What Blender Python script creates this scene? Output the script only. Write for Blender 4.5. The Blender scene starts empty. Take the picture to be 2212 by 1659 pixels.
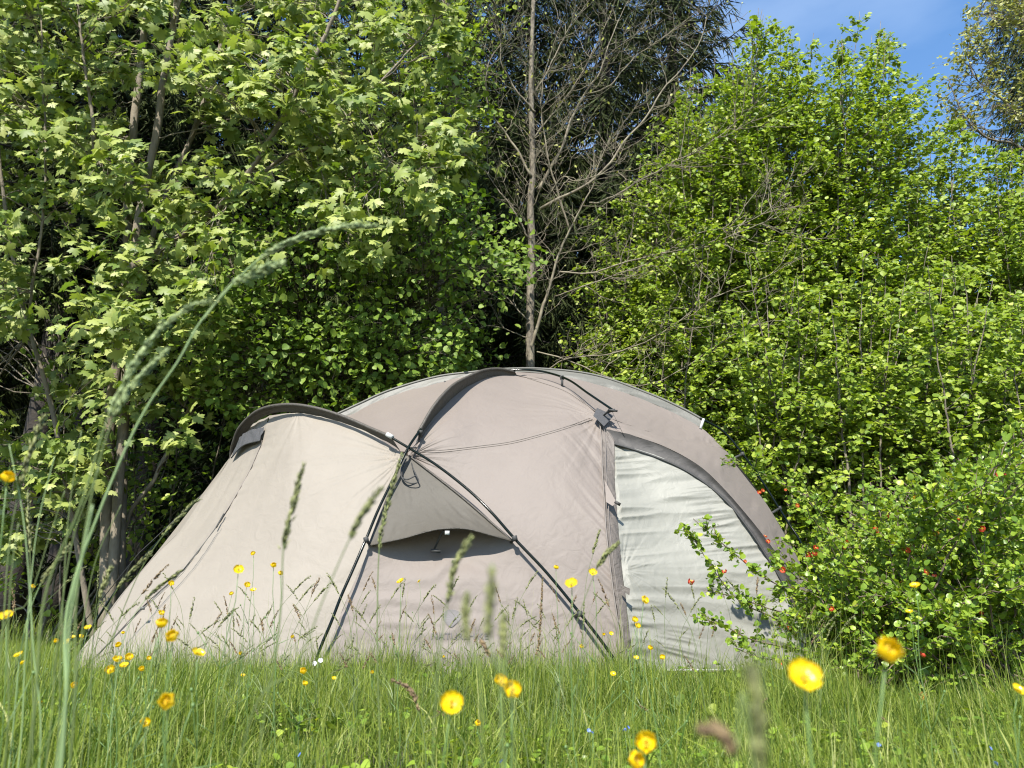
import bpy, math, random
import numpy as np
from mathutils import Vector

sc = bpy.context.scene
R = math.radians
# ------------------------------------------------------------------ camera
CAM_H, PITCH, F = 0.48, R(15.8), 1662.0
cam = bpy.data.cameras.new("camera")
camo = bpy.data.objects.new("camera", cam)
sc.collection.objects.link(camo)
camo.location = (0, 0, CAM_H)
camo.rotation_euler = (R(90) + PITCH, 0, 0)
cam.sensor_fit = 'HORIZONTAL'
cam.sensor_width = 34.6
cam.lens = 26.0
cam.clip_start = 0.02
cam.clip_end = 2000
cam.dof.use_dof = True
cam.dof.focus_distance = 5.9
cam.dof.aperture_fstop = 6.4
sc.camera = camo
# ------------------------------------------------------------------ world, sun, exposure
SUN_EL, SUN_AZ = R(50), R(15)          # azimuth: behind the camera, to its left
w = bpy.data.worlds.new("World")
sc.world = w
w.use_nodes = True
nt = w.node_tree
nt.nodes.clear()
sky = nt.nodes.new('ShaderNodeTexSky')
sky.sky_type = 'NISHITA'
sky.sun_disc = False
sky.sun_elevation = SUN_EL
sky.sun_rotation = math.pi + SUN_AZ
sky.air_density = 1.0
sky.dust_density = 0.3
sky.ozone_density = 1.2
bg = nt.nodes.new('ShaderNodeBackground')
bg.inputs['Strength'].default_value = 0.085
wo = nt.nodes.new('ShaderNodeOutputWorld')
# thin cirrus in the sky
tc = nt.nodes.new('ShaderNodeTexCoord')
mp = nt.nodes.new('ShaderNodeMapping')
mp.inputs['Scale'].default_value = (1.2, 1.2, 3.5)
mp.inputs['Rotation'].default_value = (0.0, 0.5, 0.3)
nz = nt.nodes.new('ShaderNodeTexNoise')
nz.inputs['Scale'].default_value = 1.6
nz.inputs['Detail'].default_value = 6
nz.inputs['Roughness'].default_value = 0.5
cr = nt.nodes.new('ShaderNodeMapRange')
cr.inputs['From Min'].default_value = 0.44
cr.inputs['From Max'].default_value = 0.80
cr.inputs['To Max'].default_value = 0.5
mx = nt.nodes.new('ShaderNodeMix')
mx.data_type = 'RGBA'
mx.inputs['B'].default_value = (5.2, 6.4, 8.2, 1)
L = nt.links.new
L(tc.outputs['Generated'], mp.inputs['Vector'])
L(mp.outputs['Vector'], nz.inputs['Vector'])
L(nz.outputs['Fac'], cr.inputs['Value'])
L(cr.outputs['Result'], mx.inputs['Factor'])
hs = nt.nodes.new('ShaderNodeHueSaturation')
hs.inputs['Saturation'].default_value = 1.18
hs.inputs['Value'].default_value = 1.6
L(sky.outputs['Color'], hs.inputs['Color'])
L(hs.outputs['Color'], mx.inputs['A'])
L(mx.outputs['Result'], bg.inputs['Color'])
L(bg.outputs['Background'], wo.inputs['Surface'])

sl = bpy.data.lights.new("sun", 'SUN')
sl.energy = 5.0
sl.angle = R(0.5)
sl.color = (1.0, 0.955, 0.88)
so = bpy.data.objects.new("sun", sl)
sc.collection.objects.link(so)
sdir = Vector((-math.sin(SUN_AZ) * math.cos(SUN_EL), -math.cos(SUN_AZ) * math.cos(SUN_EL), math.sin(SUN_EL)))
so.rotation_euler = sdir.to_track_quat('Z', 'Y').to_euler()
so.location = (-3, -6, 12)
sc.view_settings.view_transform = 'Standard'
sc.view_settings.look = 'None'
sc.view_settings.gamma = 1
sc.view_settings.exposure = 1.08
sc.cycles.filter_width = 1.15
sc.cycles.max_bounces = 6
sc.cycles.diffuse_bounces = 3
sc.cycles.glossy_bounces = 2
sc.cycles.transmission_bounces = 4
sc.cycles.transparent_max_bounces = 6
sc.cycles.use_denoising = True
sc.cycles.sample_clamp_indirect = 6

rng = np.random.default_rng(11)
random.seed(5)


# ------------------------------------------------------------------ measuring: a picture point at a real distance
def ray(px, py):
    x = (px - 1106.0) / F
    up = (829.5 - py) / F
    return np.array([x, math.cos(PITCH) - up * math.sin(PITCH), math.sin(PITCH) + up * math.cos(PITCH)])


def P(px, py, Y):
    d = ray(px, py)
    return np.array([0, 0, CAM_H]) + d * (Y / d[1])


def G(px, py):
    d = ray(px, py)
    return np.array([0, 0, CAM_H]) + d * (-CAM_H / d[2])


def proj(p):
    p = np.asarray(p, float)
    q = p - np.array([0, 0, CAM_H])
    fw = q[..., 1] * math.cos(PITCH) + q[..., 2] * math.sin(PITCH)
    up = -q[..., 1] * math.sin(PITCH) + q[..., 2] * math.cos(PITCH)
    return np.stack([1106 + F * q[..., 0] / fw, 829.5 - F * up / fw], -1)


def PL(pts):
    return np.array([P(*p) for p in pts])


# ------------------------------------------------------------------ geometry helpers
class Geo:
    def __init__(s):
        s.v, s.q, s.t, s.n = [], [], [], 0

    def add(s, V, Q=None, T=None):
        V = np.asarray(V, float).reshape(-1, 3)
        if Q is not None and len(Q):
            s.q.append(np.asarray(Q, int) + s.n)
        if T is not None and len(T):
            s.t.append(np.asarray(T, int) + s.n)
        s.v.append(V)
        s.n += len(V)
        return s

    def tube(s, pts, rad, sides=6, cap=True):
        V, Q, T = tube(pts, rad, sides, cap)
        return s.add(V, Q, T)

    def box(s, c, h, rot=None):
        c = np.asarray(c, float)
        h = np.asarray(h, float)
        b = np.array([[x, y, z] for x in (-1, 1) for y in (-1, 1) for z in (-1, 1)], float) * h
        if rot is not None:
            b = b @ np.asarray(rot).T
        Q = [[0, 1, 3, 2], [4, 6, 7, 5], [0, 4, 5, 1], [2, 3, 7, 6], [0, 2, 6, 4], [1, 5, 7, 3]]
        return s.add(b + c, Q)

    def mesh(s, name, off=(0, 0, 0), smooth=True):
        me = bpy.data.meshes.new(name)
        if not s.v:
            return me
        V = np.concatenate(s.v) - np.asarray(off, float)
        Qs = np.concatenate(s.q) if s.q else np.zeros((0, 4), int)
        Ts = np.concatenate(s.t) if s.t else np.zeros((0, 3), int)
        me.vertices.add(len(V))
        me.vertices.foreach_set('co', V.astype(np.float32).ravel())
        nl = len(Qs) * 4 + len(Ts) * 3
        me.loops.add(nl)
        me.loops.foreach_set('vertex_index', np.concatenate([Qs.ravel(), Ts.ravel()]).astype(np.int32))
        me.polygons.add(len(Qs) + len(Ts))
        st = np.concatenate([np.arange(len(Qs)) * 4, len(Qs) * 4 + np.arange(len(Ts)) * 3]).astype(np.int32)
        me.polygons.foreach_set('loop_start', st)
        me.update(calc_edges=True)
        me.validate()
        me.polygons.foreach_set('use_smooth', np.full(len(me.polygons), smooth))
        return me


def spline(pts, n):
    """Catmull-Rom through pts, resampled evenly to n points."""
    p = np.asarray(pts, float)
    if len(p) == 2:
        t = np.linspace(0, 1, n)[:, None]
        return p[0] * (1 - t) + p[1] * t
    e = np.vstack([2 * p[0] - p[1], p, 2 * p[-1] - p[-2]])
    out = []
    for i in range(1, len(e) - 2):
        t = np.linspace(0, 1, 24, endpoint=False)[:, None]
        a, b, c, d = e[i - 1], e[i], e[i + 1], e[i + 2]
        out.append(0.5 * ((2 * b) + (-a + c) * t + (2 * a - 5 * b + 4 * c - d) * t ** 2 + (-a + 3 * b - 3 * c + d) * t ** 3))
    out.append(p[-1][None])
    o = np.vstack(out)
    s = np.concatenate([[0], np.cumsum(np.linalg.norm(np.diff(o, axis=0), axis=1))])
    u = np.linspace(0, s[-1], n)
    return np.stack([np.interp(u, s, o[:, k]) for k in range(o.shape[1])], 1)


def tube(pts, rad, sides=6, cap=True):
    pts = np.asarray(pts, float)
    n = len(pts)
    rad = np.broadcast_to(np.asarray(rad, float), (n,))
    d = np.gradient(pts, axis=0)
    d /= np.linalg.norm(d, axis=1)[:, None] + 1e-9
    ref = np.array([0, 1, 0.2]) if abs(d[:, 1]).mean() < 0.8 else np.array([1, 0, 0.1])
    a = np.cross(d, ref)
    a /= np.linalg.norm(a, axis=1)[:, None] + 1e-9
    b = np.cross(d, a)
    th = np.arange(sides) * 2 * math.pi / sides
    V = pts[:, None] + rad[:, None, None] * (a[:, None] * np.cos(th)[None, :, None] + b[:, None] * np.sin(th)[None, :, None])
    i = np.arange(n - 1)[:, None] * sides
    j = np.arange(sides)[None]
    k = (np.arange(sides)[None] + 1) % sides
    Q = np.stack([i + j, i + k, i + sides + k, i + sides + j], -1).reshape(-1, 4)
    T = []
    if cap and sides > 3:
        V = np.concatenate([V.reshape(-1, 3), pts[:1], pts[-1:]])
        c0, c1 = n * sides, n * sides + 1
        T = [[c0, (m + 1) % sides, m] for m in range(sides)] + [[c1, (n - 1) * sides + m, (n - 1) * sides + (m + 1) % sides] for m in range(sides)]
    return V.reshape(-1, 3), Q, np.array(T, int).reshape(-1, 3)


def inst(TV, TF, pos, M):
    """place a template len(pos) times; M (N,3,3) columns = axes already scaled."""
    TV = np.asarray(TV, float)
    TF = np.asarray(TF, int)
    V = np.einsum('nij,vj->nvi', M, TV) + pos[:, None]
    Fi = TF[None] + (np.arange(len(pos)) * len(TV))[:, None, None]
    return V.reshape(-1, 3), Fi.reshape(-1, TF.shape[1])


def frames(tip, nrm, s):
    """columns: x across, y towards the leaf tip, z normal; scaled by s."""
    y = tip / (np.linalg.norm(tip, axis=1)[:, None] + 1e-9)
    x = np.cross(y, nrm)
    x /= np.linalg.norm(x, axis=1)[:, None] + 1e-9
    z = np.cross(x, y)
    M = np.stack([x, y, z], -1)
    return M * np.asarray(s).reshape(-1, 1, 1)


def vnoise(x, y, seed=0):
    """smooth 2-D value noise, arrays in, roughly -1..1"""
    r = np.random.default_rng(seed).random((64, 64)) * 2 - 1
    xi, yi = np.floor(x).astype(int), np.floor(y).astype(int)
    fx, fy = x - xi, y - yi
    fx, fy = fx * fx * (3 - 2 * fx), fy * fy * (3 - 2 * fy)
    g = lambda a, b: r[a % 64, b % 64]
    return (g(xi, yi) * (1 - fx) + g(xi + 1, yi) * fx) * (1 - fy) + (g(xi, yi + 1) * (1 - fx) + g(xi + 1, yi + 1) * fx) * fy


# ------------------------------------------------------------------ objects
BASE = {}


def prop(o, label=None, cat=None, group=None, kind=None):
    if label: o['label'] = label
    if cat: o['category'] = cat
    if group: o['group'] = group
    if kind: o['kind'] = kind
    return o


def thing(name, loc, label, cat, group=None):
    o = bpy.data.objects.new(name, None)
    o.empty_display_size = 0.05
    sc.collection.objects.link(o)
    o.location = loc
    BASE[o] = np.asarray(loc, float)
    return prop(o, label, cat, group)


def part(name, geo, mat, parent=None, smooth=True, label=None):
    off = BASE[parent] if parent is not None else (0, 0, 0)
    me = geo.mesh(name, off, smooth)
    me.materials.append(mat)
    o = bpy.data.objects.new(name, me)
    sc.collection.objects.link(o)
    if parent is not None:
        o.parent = parent
        BASE[o] = BASE[parent]
    if label:
        o['label'] = label
    return o


# ------------------------------------------------------------------ materials
def mat(name, col, rough=0.6, var=0.0, col2=None, nscale=8, trans=0.0, tcol=None, bump=0.0, bscale=40, metal=0.0,
        spec=0.5, island=False, sheen=0.0, stretch=None, col3=None):
    m = bpy.data.materials.new(name)
    m.use_nodes = True
    t = m.node_tree
    t.nodes.clear()
    N = t.nodes.new
    k = t.links.new
    out = N('ShaderNodeOutputMaterial')
    pb = N('ShaderNodeBsdfPrincipled')
    pb.inputs['Roughness'].default_value = rough
    pb.inputs['Metallic'].default_value = metal
    pb.inputs['Specular IOR Level'].default_value = spec
    pb.inputs['Sheen Weight'].default_value = sheen
    co = N('ShaderNodeTexCoord')
    vec = co.outputs['Object']
    if stretch:
        mpn = N('ShaderNodeMapping')
        mpn.inputs['Scale'].default_value = stretch
        k(vec, mpn.inputs['Vector'])
        vec = mpn.outputs['Vector']
    ramp = N('ShaderNodeValToRGB')
    c2 = col2 or tuple(c * (1 - var) for c in col)
    ramp.color_ramp.elements[0].color = (*c2, 1)
    ramp.color_ramp.elements[1].color = (*col, 1)
    if island:
        g = N('ShaderNodeNewGeometry')
        k(g.outputs['Random Per Island'], ramp.inputs['Fac'])
        if col3:
            e = ramp.color_ramp.elements.new(0.9)
            e.color = (*col, 1)
            ramp.color_ramp.elements[2].color = (*col3, 1)
    else:
        n1 = N('ShaderNodeTexNoise')
        n1.inputs['Scale'].default_value = nscale
        n1.inputs['Detail'].default_value = 5
        k(vec, n1.inputs['Vector'])
        ramp.color_ramp.elements[0].position = 0.35
        ramp.color_ramp.elements[1].position = 0.65
        k(n1.outputs['Fac'], ramp.inputs['Fac'])
    k(ramp.outputs['Color'], pb.inputs['Base Color'])
    if bump:
        n2 = N('ShaderNodeTexNoise')
        n2.inputs['Scale'].default_value = bscale
        n2.inputs['Detail'].default_value = 6
        k(vec, n2.inputs['Vector'])
        b = N('ShaderNodeBump')
        b.inputs['Strength'].default_value = bump
        b.inputs['Distance'].default_value = 0.02
        k(n2.outputs['Fac'], b.inputs['Height'])
        k(b.outputs['Normal'], pb.inputs['Normal'])
    if trans:
        tr = N('ShaderNodeBsdfTranslucent')
        if tcol:
            mxc = N('ShaderNodeMix')
            mxc.data_type = 'RGBA'
            mxc.blend_type = 'MULTIPLY'
            mxc.inputs['Factor'].default_value = 1
            mxc.inputs['B'].default_value = (*tcol, 1)
            k(ramp.outputs['Color'], mxc.inputs['A'])
            k(mxc.outputs['Result'], tr.inputs['Color'])
        else:
            k(ramp.outputs['Color'], tr.inputs['Color'])
        ms = N('ShaderNodeMixShader')
        ms.inputs['Fac'].default_value = trans
        k(pb.outputs['BSDF'], ms.inputs[1])
        k(tr.outputs['BSDF'], ms.inputs[2])
        k(ms.outputs['Shader'], out.inputs['Surface'])
    else:
        k(pb.outputs['BSDF'], out.inputs['Surface'])
    return m


def fabric(name, col, rough=0.62, trans=0.08, bump=0.25, scale=9.0, spec=0.35):
    """coated tent cloth: faint mottling, fold creases and a fine weave"""
    m = mat(name, col, rough=rough, var=0.05, nscale=3, trans=trans, spec=spec)
    t = m.node_tree
    N = t.nodes.new
    k = t.links.new
    pb = next(n for n in t.nodes if n.type == 'BSDF_PRINCIPLED')
    co = next(n for n in t.nodes if n.type == 'TEX_COORD')
    n1 = N('ShaderNodeTexNoise')
    n1.inputs['Scale'].default_value = scale
    n1.inputs['Detail'].default_value = 3
    n1.inputs['Distortion'].default_value = 1.3
    vo = N('ShaderNodeTexVoronoi')
    vo.feature = 'DISTANCE_TO_EDGE'
    vo.inputs['Scale'].default_value = scale * 0.45
    n0 = N('ShaderNodeTexNoise')
    n0.inputs['Scale'].default_value = 3
    mp2 = N('ShaderNodeMix')
    mp2.data_type = 'RGBA'
    mp2.inputs['Factor'].default_value = 0.25
    k(co.outputs['Object'], n0.inputs['Vector'])
    k(co.outputs['Object'], mp2.inputs['A'])
    k(n0.outputs['Color'], mp2.inputs['B'])
    k(mp2.outputs['Result'], vo.inputs['Vector'])
    mr = N('ShaderNodeMapRange')
    mr.inputs['From Max'].default_value = 0.03
    k(vo.outputs['Distance'], mr.inputs['Value'])
    k(co.outputs['Object'], n1.inputs['Vector'])
    n3 = N('ShaderNodeTexNoise')
    n3.inputs['Scale'].default_value = 420
    k(co.outputs['Object'], n3.inputs['Vector'])
    ad = N('ShaderNodeMath'); ad.operation = 'MULTIPLY_ADD'
    ad.inputs[1].default_value = 0.05
    k(mr.outputs['Result'], ad.inputs[0])
    k(n1.outputs['Fac'], ad.inputs[2])
    a2 = N('ShaderNodeMath'); a2.operation = 'MULTIPLY_ADD'
    a2.inputs[1].default_value = 0.02
    k(n3.outputs['Fac'], a2.inputs[0])
    k(ad.outputs[0], a2.inputs[2])
    b = N('ShaderNodeBump')
    b.inputs['Strength'].default_value = bump
    b.inputs['Distance'].default_value = 0.03
    k(a2.outputs[0], b.inputs['Height'])
    k(b.outputs['Normal'], pb.inputs['Normal'])
    return m


M = {}
M['tan'] = fabric('tan_cloth', (0.232, 0.197, 0.171), trans=0.28, bump=0.25)
M['cream'] = fabric('cream_cloth', (0.292, 0.258, 0.213), trans=0.26, bump=0.22)
M['hood'] = fabric('hood_cloth', (0.098, 0.088, 0.071), rough=0.65, trans=0.2)  # a darker cloth colour than the tan and cream panels
M['silver'] = fabric('silver_sheet', (0.240, 0.236, 0.203), rough=0.55, trans=0.12, bump=0.3, scale=7, spec=0.3)
M['sleeve'] = fabric('sleeve_cloth', (0.070, 0.062, 0.051), rough=0.55, bump=0.3, scale=30)
M['rear_sleeve'] = fabric('rear_sleeve_cloth', (0.11, 0.108, 0.092), rough=0.5, bump=0.1, scale=12)
M['band'] = fabric('door_band_cloth', (0.050, 0.046, 0.042), rough=0.6, bump=0.15, scale=12)
M['strip'] = fabric('door_strip_cloth', (0.130, 0.112, 0.097), rough=0.6, bump=0.35, scale=18)
M['dark'] = mat('dark_webbing', (0.03, 0.03, 0.028), rough=0.7)
M['mesh'] = mat('mesh_net', (0.05, 0.05, 0.052), rough=0.7, bump=0.5, bscale=300)
M['pole'] = mat('pole_alloy', (0.003, 0.006, 0.004), rough=0.16, metal=0.0, spec=0.22)
M['white'] = mat('white_webbing', (0.42, 0.42, 0.40), rough=0.6)
M['cord'] = mat('guy_cord', (0.09, 0.09, 0.08), rough=0.7)
M['logo'] = mat('logo_print', (0.150, 0.140, 0.135), rough=0.9, spec=0.0)
M['seam'] = mat('seam_tape', (0.15, 0.128, 0.11), rough=0.7)
M['flap'] = mat('mud_flap', (0.018, 0.018, 0.018), rough=0.6)
M['ground'] = mat('soil', (0.060, 0.052, 0.025), rough=0.95, col2=(0.035, 0.05, 0.015), nscale=3, bump=0.6, bscale=15)
M['grass'] = mat('grass_blade', (0.24, 0.285, 0.042), rough=0.5, col2=(0.045, 0.095, 0.012), spec=0.3, trans=0.35,
                 tcol=(1.25, 1.45, 0.6), island=True, col3=(0.36, 0.36, 0.14))
M['stalk'] = mat('grass_stalk_mat', (0.15, 0.20, 0.06), rough=0.5, var=0.25, trans=0.2)
M['seed'] = mat('seed_head_mat', (0.29, 0.31, 0.11), rough=0.6, col2=(0.08, 0.09, 0.035), island=True, trans=0.25)
M['seed_pale'] = mat('seed_head_pale', (0.42, 0.50, 0.22), rough=0.55, col2=(0.22, 0.30, 0.13), island=True, trans=0.3)
M['seed_br'] = mat('seed_head_brown', (0.25, 0.18, 0.085), rough=0.7, col2=(0.11, 0.07, 0.04), island=True, trans=0.15)
M['stalk_blue'] = mat('blue_green_stalk', (0.26, 0.36, 0.15), rough=0.4, var=0.2, trans=0.15)
M['petal'] = mat('buttercup_petal', (0.86, 0.66, 0.01), rough=0.22, col2=(0.78, 0.50, 0.004), nscale=60, trans=0.35, spec=0.7)
M['stamen'] = mat('stamens', (0.62, 0.42, 0.01), rough=0.6)
M['bstem'] = mat('buttercup_stem', (0.10, 0.17, 0.045), rough=0.5)
M['blue'] = mat('blue_petal', (0.16, 0.25, 0.72), rough=0.4, trans=0.3)
M['whitep'] = mat('white_petal', (0.75, 0.75, 0.78), rough=0.5, trans=0.3)
M['red'] = mat('quince_petal', (0.74, 0.13, 0.05), rough=0.45, col2=(0.55, 0.05, 0.035), nscale=40, trans=0.3)
M['maple'] = mat('maple_leaf', (0.33, 0.37, 0.095), rough=0.5, col2=(0.115, 0.175, 0.03), island=True, trans=0.34,
                 tcol=(1.2, 1.35, 0.5), col3=(0.40, 0.43, 0.17), spec=0.35)
M['limeleaf'] = mat('small_leaf', (0.20, 0.275, 0.045), rough=0.52, col2=(0.09, 0.155, 0.02), island=True, trans=0.32,
                    tcol=(1.25, 1.4, 0.4), spec=0.25)
M['hazel'] = mat('hazel_leaf', (0.27, 0.345, 0.036), rough=0.48, col2=(0.12, 0.19, 0.02), island=True, trans=0.34,
                 tcol=(1.25, 1.35, 0.4), col3=(0.40, 0.45, 0.09), spec=0.35)
M['quince'] = mat('quince_leaf', (0.24, 0.34, 0.035), rough=0.38, col2=(0.10, 0.18, 0.02), island=True, trans=0.32,
                  tcol=(1.4, 1.3, 0.3), col3=(0.36, 0.42, 0.05), spec=0.35)
M['young'] = mat('young_leaf', (0.31, 0.33, 0.055), rough=0.5, col2=(0.18, 0.18, 0.035), island=True, trans=0.3)
M['spruce'] = mat('spruce_needles', (0.046, 0.060, 0.016), rough=0.7, col2=(0.012, 0.018, 0.005), island=True, spec=0.12)
M['wood'] = mat('far_foliage', (0.05, 0.085, 0.02), rough=0.6, col2=(0.016, 0.03, 0.008), island=True, trans=0.15)
M['bark_grey'] = mat('grey_bark', (0.19, 0.162, 0.115), rough=0.85, col2=(0.075, 0.062, 0.045), nscale=22, bump=1.0, bscale=50,
                     stretch=(1, 1, 0.35))
M['bark_maple'] = mat('maple_bark', (0.21, 0.175, 0.125), rough=0.85, col2=(0.12, 0.10, 0.07), nscale=12, bump=0.5, bscale=45,
                      stretch=(1, 1, 0.4))
M['bark_dark'] = mat('dark_bark', (0.035, 0.027, 0.02), rough=0.9, col2=(0.015, 0.012, 0.01), nscale=9, bump=0.7, bscale=30)
M['twig'] = mat('twig_bark', (0.21, 0.185, 0.125), rough=0.8, col2=(0.11, 0.09, 0.06), nscale=10)
M['qtwig'] = mat('quince_twig', (0.17, 0.12, 0.09), rough=0.8, var=0.5, nscale=20)

# ------------------------------------------------------------------ ground
g = Geo()
nx = 150
gx = np.sign(np.linspace(-1, 1, nx)) * np.abs(np.linspace(-1, 1, nx)) ** 2.6 * 400
gy = np.abs(np.linspace(-0.45, 1, nx)) ** 2.6 * np.sign(np.linspace(-0.45, 1, nx)) * 500
X, Yg = np.meshgrid(gx, gy, indexing='ij')


def ground_z(x, y):
    near = np.clip(1 - (np.abs(x) + np.abs(y)) / 60, 0, 1)
    return near * (0.018 * vnoise(x * 0.9 + 7, y * 0.9 + 3, 3) + 0.01 * vnoise(x * 3, y * 3, 4)) - 0.01


Z = ground_z(X, Yg)
idx = np.arange(nx * nx).reshape(nx, nx)
Q = np.stack([idx[:-1, :-1], idx[1:, :-1], idx[1:, 1:], idx[:-1, 1:]], -1).reshape(-1, 4)
g.add(np.stack([X, Yg, Z], -1), Q)
go = part('ground', g, M['ground'])
prop(go, 'grassy meadow ground running under the tent and trees', 'ground', kind='structure')


# ------------------------------------------------------------------ tent
def loft(curves, nu=90, nv=90):
    """curves: world polylines all running the same way; returns grid (nv, nu, 3)."""
    C = np.stack([spline(c, nu) for c in curves])
    if len(curves) == 2:
        t = np.linspace(0, 1, nv)[:, None, None]
        return C[0] * (1 - t) + C[1] * t
    out = np.zeros((nv, nu, 3))
    for j in range(nu):
        out[:, j] = spline(C[:, j], nv)
    return out


def normals(S):
    n = np.cross(np.gradient(S, axis=1), np.gradient(S, axis=0))
    n /= np.linalg.norm(n, axis=2)[..., None] + 1e-9
    c = S - np.array([0, 0, CAM_H])
    if (n * c).sum() > 0:
        n = -n
    return n


def corner_wrinkle(S, c, n, amp, reach, seed, u0=0.06):
    """creases fanning out from the world point c"""
    d = S - c
    r = np.linalg.norm(d, axis=2)
    N = normals(S)[S.shape[0] // 2, S.shape[1] // 2]
    a = np.cross(N, [0, 0, 1.0]); a /= np.linalg.norm(a)
    b = np.cross(N, a)
    th = np.arctan2((d * a).sum(2), (d * b).sum(2))
    w_ = vnoise(th * n + 40, r * 1.5 + 5, seed)
    w_ = np.sign(w_) * np.abs(w_) ** 0.8
    return amp * w_ * np.exp(-r / reach) * np.clip(r / u0, 0, 1)


def sheet(S, disp=None):
    if disp is not None:
        S = S + normals(S) * disp[..., None]
    nv, nu = S.shape[:2]
    i = np.arange(nv * nu).reshape(nv, nu)
    Q = np.stack([i[:-1, :-1], i[:-1, 1:], i[1:, 1:], i[1:, :-1]], -1).reshape(-1, 4)
    return S, Geo().add(S, Q)


def onsurf2(S, px, py, off=0.006):
    pr = proj(S).reshape(-1, 2)
    d2_ = ((pr - np.array([px, py])) ** 2).sum(1)
    k = np.argpartition(d2_, 8)[:8]
    w_ = 1 / (d2_[k] + 1.0)
    return P(px, py, (S.reshape(-1, 3)[k, 1] * w_).sum() / w_.sum() - off)


def onsurf(S, px, py, off=0.004):
    N = normals(S)
    pr = proj(S)
    k = np.argmin(((pr - np.array([px, py])) ** 2).sum(2))
    a, b = np.unravel_index(k, S.shape[:2])
    n, c = N[a, b], S[a, b]
    d = ray(px, py)
    o = np.array([0, 0, CAM_H])
    den = (d * n).sum()
    t = ((c - o) * n).sum() / den if abs(den) > 0.12 else None
    p = o + d * t if t and abs((o + d * t)[1] - c[1]) < 0.25 else c
    return p + n * off


tent = thing('dome_tent', (0.1, 6.6, 0), 'large grey-beige dome tent pitched in the meadow before the trees', 'tent')
NB = 1462
A_edge = [(876, 982, 6.05), (846, 1050, 5.93), (802, 1175, 5.68), (768, 1252, 5.60), (735, 1330, 5.52), (690, NB, 5.40)]
zipc = [(582, 898, 6.66), (567, 952, 6.57), (554, 985, 6.50), (534, 1028, 6.42), (487, 1108, 6.25), (407, 1218, 6.05),
        (307, 1312, 5.88), (215, 1410, 5.74), (158, 1458, 5.69)]
outl = [(500, 985, 6.95), (474, 1025, 6.86), (440, 1072, 6.78), (390, 1145, 6.6), (340, 1195, 6.47), (274, 1272, 6.25),
        (224, 1342, 6.03), (174, 1405, 5.84), (143, 1456, 5.74)]
# vestibule: wide front panel
S1 = loft([PL(zipc), PL([(645, 892, 6.45), (625, 1050, 6.02), (570, 1230, 5.72), (480, 1370, 5.52), (400, NB, 5.44)]),
           PL([(750, 912, 6.27), (740, 1050, 5.93), (695, 1240, 5.62), (620, 1380, 5.47), (560, NB, 5.41)]),
           PL(A_edge)], 200, 200)
U, Vv = np.meshgrid(np.linspace(0, 1, 200), np.linspace(0, 1, 200))
zipw = 0.006 * vnoise(U * 60, Vv * 6, 5) * np.exp(-Vv / 0.10)
d1 = corner_wrinkle(S1, P(872, 985, 6.05), 24, 0.016, 0.34, 1) + zipw + 0.005 * vnoise(U * 14 + Vv * 6, Vv * 12, 6) \
    + corner_wrinkle(S1, P(645, 892, 6.45), 8, 0.006, 0.5, 8)
S1, g1 = sheet(S1, d1)
part('vestibule_front', g1, M['cream'], tent)
S1b = loft([PL(outl), PL([(535, 925, 6.85), (525, 985, 6.70), (478, 1062, 6.60), (405, 1175, 6.32), (315, 1270, 6.10), (225, 1375, 5.86), (150, 1457, 5.71)]),
            PL(zipc)], 160, 70)
U, Vv = np.meshgrid(np.linspace(0, 1, 160), np.linspace(0, 1, 70))
S1b, g1b = sheet(S1b, 0.005 * vnoise(U * 50, Vv * 4, 7) * np.exp(-(1 - Vv) / 0.25) + 0.005 * vnoise(Vv * 9 + 2, U * 4, 9) * (1 - U))
part('vestibule_side', g1b, M['cream'], tent)
# back of the vestibule, down to the far pole foot
Sb = loft([PL(outl), PL([(505, 975, 7.05), (454, 1045, 7.2), (345, 1185, 7.15), (250, 1300, 6.9), (190, 1395, 6.5), (160, 1445, 6.1)])], 40, 8)
part('vestibule_back', sheet(Sb)[1], M['cream'], tent)
# vestibule vent
vt = loft([PL([(520, 951, 6.86), (540, 934, 6.78), (576, 926, 6.66)]), PL([(505, 992, 6.82), (530, 966, 6.72), (566, 955, 6.58)])], 40, 14)
vt = vt + np.array([0, -0.06, 0.0])
U, Vv = np.meshgrid(np.linspace(0, 1, 40), np.linspace(0, 1, 14))
part('vestibule_vent', sheet(vt, 0.006 * vnoise(U * 14, Vv * 3, 3))[1], M['mesh'], tent, label='dark mesh vent high on the vestibule side')
gg = Geo()
gg.tube(spline([p + np.array([0, -0.065, 0]) for p in PL([(505, 992, 6.82), (530, 966, 6.72), (566, 955, 6.58)])], 20), 0.006, 5)
part('vent_edging', gg, M['dark'], tent)
# middle lower panel
right2 = [(880, 984, 6.05), (990, 1070, 5.86), (1106, 1172, 5.67), (1172, 1251, 5.58), (1238, 1324, 5.5), (1352, NB, 5.40)]
S2 = loft([PL(A_edge), PL([(877, 983, 6.05), (905, 1110, 5.90), (900, 1240, 5.62), (880, 1340, 5.50), (860, NB, 5.39)]),
           PL([(879, 984, 6.05), (975, 1120, 5.88), (1020, 1240, 5.60), (1050, 1340, 5.49), (1080, NB, 5.38)]), PL(right2)], 170, 170)
U, Vv = np.meshgrid(np.linspace(0, 1, 170), np.linspace(0, 1, 170))
d2 = 0.008 * np.sin(18 * (U * 3 + 0.35 * Vv) + 3 * vnoise(U * 5, Vv * 5, 2)) * np.clip(vnoise(U * 4 + 3, Vv * 4, 8) + 0.35, 0, 1) * np.sin(np.pi * Vv) \
    + 0.0045 * vnoise(U * 40, Vv * 9, 31) * np.exp(-((U - 0.8) / 0.12) ** 2) + 0.004 * vnoise(Vv * 14, U * 20, 21) * np.sin(np.pi * Vv) * np.clip(U * 2 - .6, 0, 1)
S2, g2 = sheet(S2, d2)
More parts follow.
